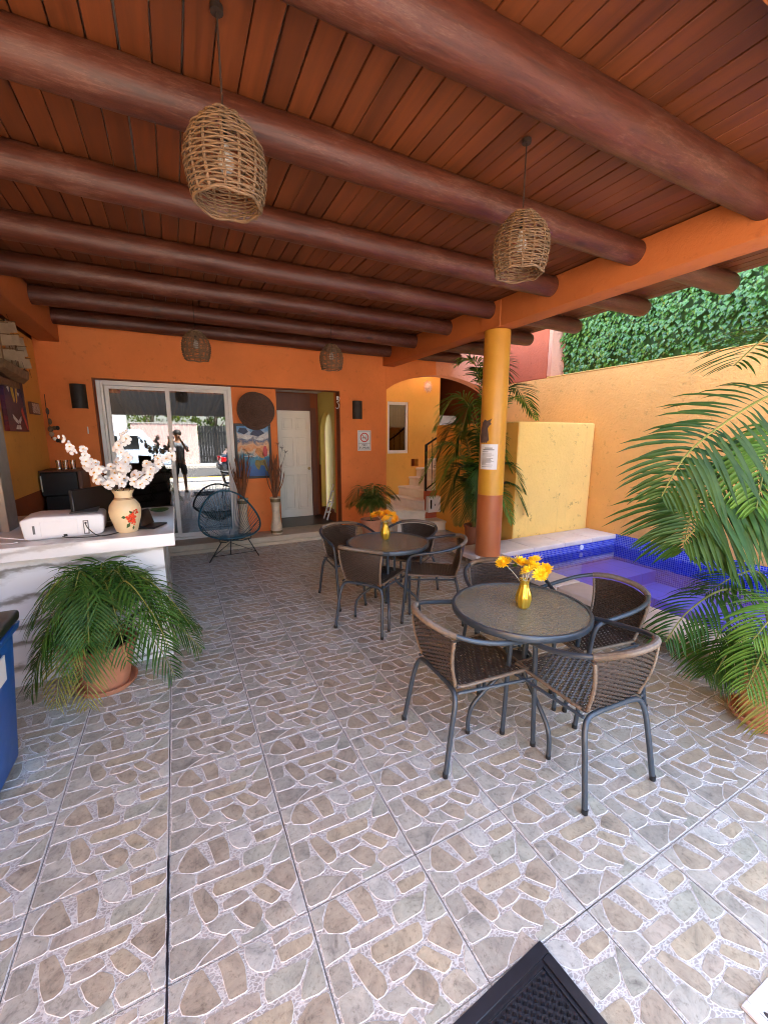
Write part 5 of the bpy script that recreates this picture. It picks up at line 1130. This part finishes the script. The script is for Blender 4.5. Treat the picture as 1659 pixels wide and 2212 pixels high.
# printer
pr = thing('printer', 'white desktop printer seen from behind with a black cable plugged in', 'printer', (-.905, 3.29, ZC), R(4))
m_ = MB(); m_.prism([(0,.012), (.02,0), (.40,0), (.425,.015), (.435,.12), (.42,.138), (.06,.150), (-.005,.135), (-.01,.12)], 'y', 0, .30); m_.build('case', 'white_plastic', pr, bevel=.012, segs=3)
m_ = MB(); m_.box(.09, .285, -.004, -.001, .018, .118); m_.build('rear_cover', 'white_plastic', pr, bevel=.0015)
m_ = MB(); m_.box(.315, .345, -.005, -.001, .012, .105); m_.build('port_recess', 'grey_print', pr, bevel=.001)
m_ = MB(); m_.box(.32, .34, -.008, -.0055, .02, .10); m_.build('port_plate', 'white_plastic', pr, bevel=.001)
m_ = MB(); m_.tube([(.33,-.012,.088), (.33,-.004,.088)], .007, 8); m_.build('plug', 'black_plastic', pr)
m_ = MB(); m_.box(.205, .225, -.012, -.004, .01, .025); m_.build('usb_plug', 'black_plastic', pr)
m_ = MB(); m_.box(.05, .062, -.004, -.001, .04, .095); m_.build('label_strip', 'grey_print', pr)
m_ = MB(); m_.box(.24, .40, .05, .28, .1495, .1535); m_.build('lid_panel', 'grey_print', pr, bevel=.002)
for nm, lb, P, mt_ in (('printer_cable', 'black cable looping from the printer across the counter', [(-.57,3.27,ZC+.085), (-.55,3.25,ZC+.05), (-.50,3.24,ZC+.006), (-.42,3.25,ZC+.006), (-.38,3.33,ZC+.006)], 'black_plastic'),
                       ('usb_cable', 'thin black cable lying along the counter edge below the printer', [(-.70,3.262,ZC+.017), (-.66,3.25,ZC+.008), (-.55,3.225,ZC+.006), (-.46,3.235,ZC+.006), (-.40,3.29,ZC+.006)], 'black_plastic'),
                       ('white_cable', 'thin white cable curling beside the printer', [(-.90,3.31,ZC+.006), (-.97,3.28,ZC+.03), (-1.03,3.30,ZC+.035), (-1.02,3.27,ZC+.006), (-.95,3.24,ZC+.006), (-.93,3.26,ZC+.006)], 'white_plastic')):
    m_ = MB(); m_.tube(crom(P, 8), .0032, 6); tag(m_.build(nm, mt_), lb, 'cable')
# cream vase with relief rose
cv = thing('ceramic_vase', 'cream ceramic vase with a red rose relief standing on the counter', 'vase', (-.345, 3.335, ZC))
m_ = MB(); m_.lathe([(.062, 0), (.066, .006), (.078, .05), (.094, .11), (.099, .15), (.092, .19), (.070, .222), (.055, .236), (.053, .25), (.055, .268), (.066, .290), (.070, .296), (.063, .296), (.05, .27), (.046, .24), (.0001, .2)], 44); m_.build('body', 'cream_ceramic', cv)
for zz, rr_ in ((.232, .0585), (.240, .0565)): m_ = MB(); m_.tube([(rr_*math.cos(2*math.pi*k/32), rr_*math.sin(2*math.pi*k/32), zz) for k in range(32)], .0025, 6, closed=True); m_.build('neck_cord', 'dried_stalk', cv)
def onv(u, z, r_=.099): a = -math.pi/2+.42+u/.098; return Vector((r_*math.cos(a), r_*math.sin(a), z))
def vr(z): return .078+.021*min(1, (z-.05)/.1) if z < .15 else .099-.03*(z-.15)/.07*.6
rn = random.Random(2)
def petals(cu_, cz_, n_, r_, nm):
    m_ = MB()
    for k in range(n_):
        a = k*2.4; q = r_*math.sqrt((k+.6)/n_); u_, z_ = cu_+q*math.cos(a), cz_+q*math.sin(a); c = onv(u_, z_, vr(z_)+.006+.006*(1-q/r_)); m_.ball(c, r_*.36, 6, 0, .8)
    m_.build(nm, 'red_relief', cv)
petals(.0, .105, 12, .030, 'rose'); petals(.028, .150, 6, .018, 'rose_bud'); petals(.02, .07, 5, .015, 'rose_bud')
for (u_, z_, a, l_) in ((-.045,.115,.1,.04), (-.02,.055,.9,.04), (.02,.035,1.3,.03), (.0,.148,2.2,.025)):
    m_ = MB(); d = Vector((math.cos(a), math.sin(a))); n_ = Vector((-d.y, d.x)); pts = [(u_-d.x*l_*.6, z_-d.y*l_*.6), (u_+n_.x*l_*.33, z_+n_.y*l_*.33), (u_+d.x*l_*.6, z_+d.y*l_*.6), (u_-n_.x*l_*.33, z_-n_.y*l_*.33)]
    vv = [onv(p[0], p[1], vr(p[1])+.002) for p in pts]+[onv(u_, z_, vr(z_)+.008)]; m_.add(vv, [(0,1,4), (1,2,4), (2,3,4), (3,0,4)]); m_.build('relief_leaf', 'green_relief', cv, fix=False)
# white blossom branches
fb = thing('blossom_branches', 'artificial white blossom branches with yellow centres in the cream vase', 'flowers', (-.345, 3.335, ZC))
def bloom_mesh(seed, op):
    m_ = MB(); n_ = 5; rn = random.Random(seed)
    for k in range(n_):
        a = 2*math.pi*(k+rn.uniform(-.12, .12))/n_; L = .031*rn.uniform(.85, 1.1); w_ = .0115*rn.uniform(.85, 1.1); e = op+rn.uniform(-.15, .15); c, s = math.cos(a), math.sin(a); sd_ = Vector((-s, c, 0)); d = Vector((c*math.cos(e), s*math.cos(e), math.sin(e))); e2 = e-.55; d2 = Vector((c*math.cos(e2), s*math.cos(e2), math.sin(e2))); up_ = sd_.cross(d)*-1
        p0 = d*.002; p1 = d*L*.5; p2 = p1+d2*L*.34; p3 = p2+d2*L*.2-Vector((0,0,.004)); cup = up_*-.0035
        m_.add([p0, p1-sd_*w_*.8-cup, p1, p1+sd_*w_*.8-cup, p2-sd_*w_-cup*.6, p2, p2+sd_*w_-cup*.6, p3-sd_*w_*.45, p3+sd_*w_*.45], [(0,1,2), (0,2,3), (1,4,5,2), (2,5,6,3), (4,7,5), (5,7,8), (5,8,6)], 0)
    for k in range(6): a = k*1.05; m_.tube([(0,0,.002), (.004*math.cos(a), .004*math.sin(a), .012)], .0011, 4, mi=1)
    m_.ball((0,0,.003), .0038, 5, 1)
    o = m_.build('blossom', ['petal_white', 'bloom_centre'], None, fix=False, smooth=60); me = o.data; bpy.data.objects.remove(o); return me
bmes = [bloom_mesh(1, .35), bloom_mesh(2, .6), bloom_mesh(3, .85), bloom_mesh(4, .5)]; rn = random.Random(12)
m_ = MB(); m_.ball((0,0,0), .010, 8, 0, 1.7); o = m_.build('bud', 'petal_white', None); budme = o.data; bpy.data.objects.remove(o)
BR = [[(0,0,.2), (-.05,-.02,.34), (-.13,-.04,.44), (-.21,-.05,.55), (-.29,-.05,.66)], [(0,0,.2), (.01,-.01,.36), (.02,-.03,.48), (.03,-.03,.58), (.045,-.02,.70)], [(0,0,.2), (.07,-.02,.34), (.15,-.04,.42), (.23,-.05,.48), (.335,-.05,.56)], [(0,0,.2), (-.05,-.06,.33), (-.09,-.10,.40), (-.12,-.1,.46)], [(0,0,.2), (.05,-.06,.31), (.10,-.09,.37), (.17,-.1,.42)], [(0,0,.2), (.0,-.05,.32), (-.01,-.09,.38), (.0,-.10,.45)]]
for bi, P in enumerate(BR):
    C = crom(P, 8); m_ = MB(); m_.tube(C, [.004*(1-.7*k/len(C)) for k in range(len(C))], 6); m_.build('branch', 'twig', fb); N = len(C); main = bi < 3
    for k in range(14 if main else 6):
        t_ = (.30+.58*k/13) if main else (.5+.5*k/5); p = C[min(N-1, int(t_*(N-1)))]; a = rn.uniform(0, 6.28); off = Vector((math.cos(a), -abs(math.sin(a))*.8-.2, rn.uniform(-.8, .8))).normalized()*rn.uniform(.018, .052)
        fa = (off.normalized()*.9+Vector((rn.uniform(-.5,.5), -.9, rn.uniform(-.1,.6)))).normalized(); q = fa.to_track_quat('Z', 'Y').to_euler()
        inst(rn.choice(bmes), 'blossom', fb, p+off, q, rn.uniform(.95, 1.3))
    if main:
        for k in range(7):
            t_ = .84+.16*k/6; p = C[min(N-1, int(t_*(N-1)))]; a = rn.uniform(0, 6.28); off = Vector((math.cos(a), -.4, math.sin(a)))*rn.uniform(.01, .025); inst(budme, 'bud', fb, p+off, (rn.uniform(-.7,.7), rn.uniform(-.7,.7), 0), rn.uniform(.7, 1.1))
# monitor, papers, dish on the counter
mo = thing('monitor', 'thin black computer monitor standing behind the cream vase', 'monitor', (-.545, 3.62, ZC), R(62))
m_ = MB(); m_.box(-.24, .24, -.012, .012, .02, .30); m_.build('panel', 'black_plastic', mo, bevel=.004); m_ = MB(); m_.box(-.10, .10, -.08, .08, 0, .012); m_.box(-.02, .02, .013, .03, .0122, .14); m_.build('stand', 'black_plastic', mo)
kb = thing('desk_tablet', 'black tablet keyboard case lying open beside the cream vase', 'tablet', (-.21, 3.45, ZC), R(-24))
m_ = MB(); m_.box(-.07, .08, -.10, .10, .0, .012); m_.build('base', 'black_plastic', kb, bevel=.003); m_ = MB(); m_.prism([(-.07,.013), (-.01,.012), (-.045,.125), (-.055,.125)], 'y', -.09, .09); m_.build('screen', 'black_plastic', kb, bevel=.003)
dish = MB(); dish.lathe([(.03, 0), (.065, .012), (.078, .024), (.074, .026), (.06, .016), (.0001, .006)], 32); o = dish.build('green_dish', 'green_relief'); o.location = (-.165, 4.12, ZC); tag(o, 'round green glazed dish at the far end of the counter', 'dish')
# black cabinet appliance and glasses in the corner
bc = thing('black_appliance', 'black cabinet appliance in the corner under the ochre wall', 'appliance', (-1.22, 5.95, .0))
m_ = MB(); m_.box(-.14, .20, -.2, .30, .95, 1.215); m_.build('upper_case', 'black_plastic', bc, bevel=.008); m_ = MB(); m_.box(-.12, .18, -.17, .28, 0.0, .948); m_.build('lower_case', 'black_plastic', bc, bevel=.008)
m_ = MB(); m_.box(-.15, .24, -.19, .34, 1.217, 1.232); m_.build('top_board', 'dark_wood', bc, bevel=.003); m_ = MB(); m_.box(-.135, -.125, -.212, -.202, 1.0, 1.18); m_.build('handle', 'white_alu', bc)
m_ = MB(); m_.box(.202, .236, -.17, .30, 0, 1.215); m_.build('side_board', 'dark_wood', bc)
def tumbler(loc, lb):
    m_ = MB(); m_.lathe([(.022, 0), (.027, .11), (.0255, .11), (.021, .006), (.0001, .006)], 20); o = m_.build('drinking_glass', 'clear_glass'); o.location = loc; tag(o, lb, 'glass', 'glasses on the black appliance')
tumbler((-1.20, 5.88, 1.233), 'tall clear drinking glass on the black appliance, nearest the ochre wall'); tumbler((-1.13, 5.86, 1.233), 'clear drinking glass in the middle on the black appliance'); tumbler((-1.07, 5.90, 1.233), 'clear drinking glass on the black appliance nearest the sconce wall')
# left wall pieces
ln = thing('mane_painting', 'tall unframed canvas in dark purple and yellow on the ochre wall', 'painting', (-1.375, 4.98, 1.66))
m_ = MB(); m_.box(0, .035, 0, .58, 0, .50); m_.build('canvas', 'purple_paint', ln, bevel=.002)
for nm, pl, mt_ in (('brush_mark', [(.18,.47), (.24,.44), (.27,.30), (.23,.27), (.19,.36)], 'paint_gold'), ('brush_mark', [(.32,.46), (.37,.42), (.33,.29), (.30,.27)], 'paint_gold'), ('brush_mark', [(.08,.40), (.14,.42), (.13,.36)], 'paint_white'), ('brush_mark', [(.36,.38), (.41,.37), (.38,.34)], 'paint_white'), ('brush_mark', [(.14,.16), (.28,.10), (.27,.07), (.2,.09), (.15,.12)], 'paint_white'), ('brush_mark', [(.28,.10), (.38,.15), (.37,.11), (.31,.07)], 'paint_white'), ('brush_mark', [(.18,.02), (.34,.02), (.32,.06), (.22,.06)], 'paint_white'), ('brush_mark', [(.44,.44), (.50,.30), (.55,.12), (.56,.2), (.50,.42)], 'paint_navy'), ('brush_mark', [(.40,.2), (.52,.02), (.56,.02), (.45,.24)], 'paint_red')):
    m_ = MB(); m_.prism(pl, 'x', .0352, .0372); m_.build(nm, mt_, ln, smooth=0)
fr_ = thing('small_picture', 'small white and red speckled picture on the ochre wall near the corner', 'picture', (-1.376, 5.80, 1.855)); m_ = MB(); m_.box(0, .03, 0, .30, 0, .13); m_.build('frame', 'dark_wood', fr_, bevel=.003); m_ = MB(); m_.box(.0305, .033, .02, .28, .012, .118); m_.build('print', 'speckled_print', fr_, smooth=0)
sh = thing('model_ship', 'wooden model sailing ship with tan sails and rigging on the ochre wall', 'model ship', (-1.28, 5.10, 2.10))
m_ = MB(); secs = [(-.42,.05,.16), (-.3,.075,.14), (-.1,.085,.12), (.1,.08,.12), (.26,.055,.14), (.36,.012,.17)]
vv = []
for (y, w_, zt_) in secs: vv += [(-w_, y, zt_), (-w_*.85, y, zt_-.07), (0, y, max(0, .02 if abs(y) < .3 else .06)), (w_*.85, y, zt_-.07), (w_, y, zt_)]
n_ = len(secs); m_.add(vv, [(i*5+k, i*5+k+1, (i+1)*5+k+1, (i+1)*5+k) for i in range(n_-1) for k in range(4)]+[(0,1,2,3,4)]+[(i*5, i*5+4, (i+1)*5+4, (i+1)*5) for i in range(n_-1)]); m_.build('hull', 'ship_wood', sh, smooth=30)
for y, h_ in ((-.22,.50), (.0,.56), (.18,.46)):
    m_ = MB(); m_.tube([(0,y,.12), (0,y,h_)], .006, 6); ms = m_.build('mast', 'ship_wood', sh)
    for q in (.40, .72, .97):
        zz = .12+(h_-.12)*q; m_ = MB(); m_.tube([(-.10*(1.2-q*.5), y, zz), (.10*(1.2-q*.5), y, zz)], .004, 5); m_.build('yard', 'ship_wood', ms)
        hw = .09*(1.2-q*.5); m_ = MB(); m_.add([(-hw,y+.006,zz-.005), (0,y+.02,zz-.005), (hw,y+.006,zz-.005), (-hw*1.1,y+.012,zz-.09), (0,y+.05,zz-.09), (hw*1.1,y+.012,zz-.09)], [(0,1,4,3), (1,2,5,4)]); m_.build('sail', 'ship_sail', ms, fix=False)
m_ = MB(); m_.tube([(0,.30,.16), (0,.60,.24)], .005, 6); m_.build('bowsprit', 'ship_wood', sh)
for P in (((0,.58,.235), (0,.18,.46)), ((0,.58,.235), (0,.0,.55)), ((0,.55,.23), (0,.18,.33)), ((0,-.22,.50), (0,.0,.55)), ((0,-.40,.17), (0,-.22,.50)), ((.06,-.1,.13), (0,.0,.5)), ((.06,.12,.13), (0,.18,.4)), ((0,.2,.45), (.0,-.05,.75)), ((0,.5,.23), (0,.56,.12))): m_ = MB(); m_.tube(P, .0016, 4); m_.build('rigging_line', 'dark_cord', sh)
m_ = MB(); m_.box(-.10, -.02, -.3, .2, -.03, .025); m_.build('wall_bracket', 'ship_wood', sh)
bt = thing('hanging_bottle_charm', 'rope charm with wooden beads and a dark tassel hanging in the wall corner', 'ornament', (-1.33, 6.31, 1.95))
m_ = MB(); m_.tube([(0,0,.16), (.0,-.01,.02), (.005,-.01,-.2), (.01,-.01,-.36)], .004, 6); m_.build('cord', 'dark_cord', bt)
for (x, z, r_, s_, mt_) in ((.01,-.04,.018,2.2,'dried_grey'), (.02,-.16,.020,1.9,'wicker'), (.015,-.25,.028,1.3,'wicker'), (.02,-.31,.026,1.2,'ship_sail'), (.055,-.235,.024,1,'wicker'), (.085,-.235,.022,1.2,'black_plastic'), (.045,-.365,.022,1.1,'white_paint'), (.07,-.385,.022,1.1,'black_plastic'), (.10,-.40,.020,1,'wicker')): m_ = MB(); m_.ball((x,-.02,z), r_, 8, 0, s_); m_.build('bead', mt_, bt)
# blue bin
bn = thing('blue_bin', 'tall blue plastic rubbish bin with a black rim beside the counter', 'bin', (-1.045, 2.27, 0))
def taper(m_, x0, y0, x1, y1, za, zb): m_.add([(-x0,-y0,za), (x0,-y0,za), (x0,y0,za), (-x0,y0,za), (-x1,-y1,zb), (x1,-y1,zb), (x1,y1,zb), (-x1,y1,zb)], [(0,3,2,1), (4,5,6,7), (0,1,5,4), (1,2,6,5), (2,3,7,6), (3,0,4,7)])
m_ = MB(); taper(m_, .215, .20, .265, .245, 0, .70); m_.build('body', 'blue_plastic', bn, bevel=.03, segs=3)
m_ = MB(); taper(m_, .275, .255, .285, .265, .66, .70); m_.build('collar', 'blue_plastic', bn, bevel=.008, segs=2)
m_ = MB(); taper(m_, .285, .265, .29, .27, .702, .76); m_.build('rim', 'black_plastic', bn, bevel=.02, segs=3)
m_ = MB(); m_.box(.262, .268, -.14, .05, .50, .62); o = m_.build('sticker', 'paper', bn); o.rotation_euler = (0, R(3.5), 0); o.location = (-.032, 0, .016)
# rubber mat
mtt = thing('rubber_mat', 'black rubber floor mat with a raised open grid pattern', 'mat', (.917, .70, .003), R(4.5))
MW, MD = .62, .95
m_ = MB(); m_.box(-MW, 0, -MD, 0, 0, .003); m_.build('underside', 'black_rubber', mtt, smooth=0)
m_ = MB()
for q in ((-MW,0,-.035,0), (-MW,0,-MD,-MD+.035), (-MW,-MW+.035,-MD+.0355,-.0355), (-.035,0,-MD+.0355,-.0355)): m_.box(q[0], q[1], q[2], q[3], .0032, .009)
m_.build('border', 'black_rubber', mtt, bevel=.002)
m_ = MB()
for q in ((-MW+.045,-.045,-.050,-.045), (-.050,-.045,-MD+.05,-.051)): m_.box(q[0], q[1], q[2], q[3], .0032, .0105)
m_.build('inner_ridge', 'black_rubber', mtt)
m_ = MB(); sp = .0215; y = -.062; row = 0
while y > -MD+.06:
    x = -.062-(sp/2 if row % 2 else 0)
    while x > -MW+.06:
        c = (x, y); a, b = .0080, .0054
        m_.add([(c[0]-a,c[1],.003), (c[0],c[1]-b,.003), (c[0]+a,c[1],.003), (c[0],c[1]+b,.003), (c[0]-a*.75,c[1],.015), (c[0],c[1]-b*.75,.015), (c[0]+a*.75,c[1],.015), (c[0],c[1]+b*.75,.015)], [(4,5,6,7), (0,1,5,4), (1,2,6,5), (2,3,7,6), (3,0,4,7)])
        x -= sp
    y -= sp*.62; row += 1
o = m_.build('raised_studs', 'black_rubber', mtt, fix=False, smooth=0); o['kind'] = 'stuff'
# white drain mat
gm = thing('white_drain_cover', 'white plastic drain cover with rows of oval holes beside the rubber mat', 'drain cover', (1.335, .30, .003), R(-2))
m_ = MB(); m_.box(0, .42, -.5, 0, 0, .002); m_.build('base', 'black_rubber', gm, smooth=0)
plate = MB(); nx_, ny_ = 15, 17; dx, dy = .42/nx_, .5/ny_
for i in range(nx_):
    for j in range(ny_):
        x0_, y0_ = i*dx, -(j+1)*dy; cx_, cy_ = x0_+dx/2, y0_+dy/2; n_ = 16; vv = []
        for k in range(n_):
            a = 2*math.pi*k/n_; vv.append((cx_+dx*.33*math.cos(a), cy_+dy*.40*math.sin(a), .008))
        for k in range(n_):
            a = 2*math.pi*k/n_; c, s = math.cos(a), math.sin(a); q = .5/max(abs(c), abs(s)); vv.append((cx_+dx*q*c, cy_+dy*q*s, .008))
        vv += [(p[0], p[1], .002) for p in vv[:n_]]
        plate.add(vv, [(k, (k+1) % n_, n_+(k+1) % n_, n_+k) for k in range(n_)]+[(k, 2*n_+k, 2*n_+(k+1) % n_, (k+1) % n_) for k in range(n_)])
plate.build('grid_plate', 'white_plastic', gm, fix=False, smooth=0)
m_ = MB()
for q in ((-.03,-.0005,-.53,.03), (0,.45,.0005,.03)): m_.box(q[0], q[1], q[2], q[3], 0, .0085)
m_.build('edge_strip', 'white_plastic', gm, bevel=.002)

# ================================================================= the photographer (seen only mirrored in the glass door)
def skin_body(name, verts, edges, radii, mat, parent, root=0, sub=2):
    me = bpy.data.meshes.new(name); me.from_pydata(verts, edges, []); o = bpy.data.objects.new(name, me); col.objects.link(o)
    sk = o.modifiers.new('skin', 'SKIN'); ss = o.modifiers.new('sub', 'SUBSURF'); ss.levels = sub; ss.render_levels = sub
    for k, r_ in enumerate(radii): me.skin_vertices[0].data[k].radius = r_ if isinstance(r_, tuple) else (r_, r_)
    me.skin_vertices[0].data[root].use_root = True
    bpy.context.view_layer.update(); m2 = bpy.data.meshes.new_from_object(o.evaluated_get(bpy.context.evaluated_depsgraph_get())); bpy.data.objects.remove(o)
    m2.materials.clear(); m2.materials.append(M[mat]); m2.shade_smooth(); r_ = bpy.data.objects.new(name, m2); col.objects.link(r_); r_.parent = parent; return r_
ps = thing('person', 'person in grey shirt and dark shorts holding up a phone, mirrored in the glass door', 'person', (.10, -.52, 0))
V = [(0,0,.92), (0,0,1.12), (0,-.01,1.32), (0,0,1.44), (0,.01,1.54), (0,.03,1.62), (0,.04,1.72), (.17,0,1.38), (.24,.14,1.20), (.12,.38,1.44), (.06,.44,1.55), (-.17,0,1.38), (-.26,.12,1.20), (-.24,.36,1.42), (-.22,.43,1.53), (.09,0,.86), (.11,.02,.48), (.12,-.03,.10), (.12,.10,.03), (-.09,0,.86), (-.11,.02,.48), (-.12,-.03,.10), (-.12,.10,.03)]
E_ = [(0,1), (1,2), (2,3), (3,4), (4,5), (5,6), (3,7), (7,8), (8,9), (9,10), (3,11), (11,12), (12,13), (13,14), (0,15), (15,16), (16,17), (17,18), (0,19), (19,20), (20,21), (21,22)]
RD = [(.15,.11), (.135,.10), (.16,.11), (.10,.08), .055, .085, .085, .06, .043, .032, .026, .06, .043, .032, .026, .085, .055, .038, .04, .085, .055, .038, .04]
hands = []
for (wx, wy, wz, sx) in ((.06,.44,1.55, -1), (-.22,.43,1.53, 1)):
    iw = 10 if sx < 0 else 14; p = len(V); V.append((wx+sx*.012, wy+.03, wz+.05)); RD.append((.034,.016)); E_.append((iw, p))
    for q, ln_ in enumerate((.055, .062, .06, .048)):
        a = len(V); V.append((wx+sx*(.025+.004*q), wy+.045, wz+.045+.017*q)); RD.append(.0085); E_.append((p, a)); V.append((wx+sx*(.025+ln_*.6), wy+.05, wz+.048+.017*q)); RD.append(.008); E_.append((a, a+1))
    a = len(V); V.append((wx+sx*.03, wy+.0, wz+.03)); RD.append(.010); E_.append((p, a)); V.append((wx+sx*.06, wy-.004, wz+.045)); RD.append(.008); E_.append((a, a+1))
skin_body('body', V, E_, RD, 'skin', ps)
skin_body('shirt', [(0,0,.90), (0,0,1.12), (0,-.01,1.32), (0,0,1.44), (.175,0,1.38), (.225,.09,1.26), (-.175,0,1.38), (-.235,.08,1.26)], [(0,1), (1,2), (2,3), (3,4), (4,5), (3,6), (6,7)], [(.175,.135), (.165,.13), (.185,.135), (.11,.09), .08, .068, .08, .068], 'shirt_grey', ps)
skin_body('shorts', [(0,0,.93), (0,0,.86), (.10,.005,.80), (.115,.015,.50), (-.10,.005,.80), (-.115,.015,.50)], [(0,1), (1,2), (2,3), (1,4), (4,5)], [(.17,.13), (.165,.13), .105, .085, .105, .085], 'shorts_dark', ps)
m_ = MB(); m_.ball((0,.025,1.715), .115, 10, 0, 1.05); m_.v = [(x, y-.012, z) if z > 1.69 else (x*.9, min(y, .0), z) for x, y, z in m_.v]; m_.build('hair', 'hair_dark', ps)
m_ = MB(); m_.ball((0,.125,1.665), .014, 6, 0, 1.3); m_.build('nose', 'skin', ps)
for s_ in (-1, 1):
    m_ = MB(); m_.box(s_*.12-.045, s_*.12+.045, -.08, .17, .002, .06); m_.build('shoe', 'black_plastic', ps, bevel=.02, segs=2)
ph = thing('phone', 'black phone held up by the photographer', 'phone', (0, -.035, 1.6)); m_ = MB(); m_.box(-.15, .012, -.008, 0, -.045, .035); m_.build('case', 'black_plastic', ph, bevel=.003)
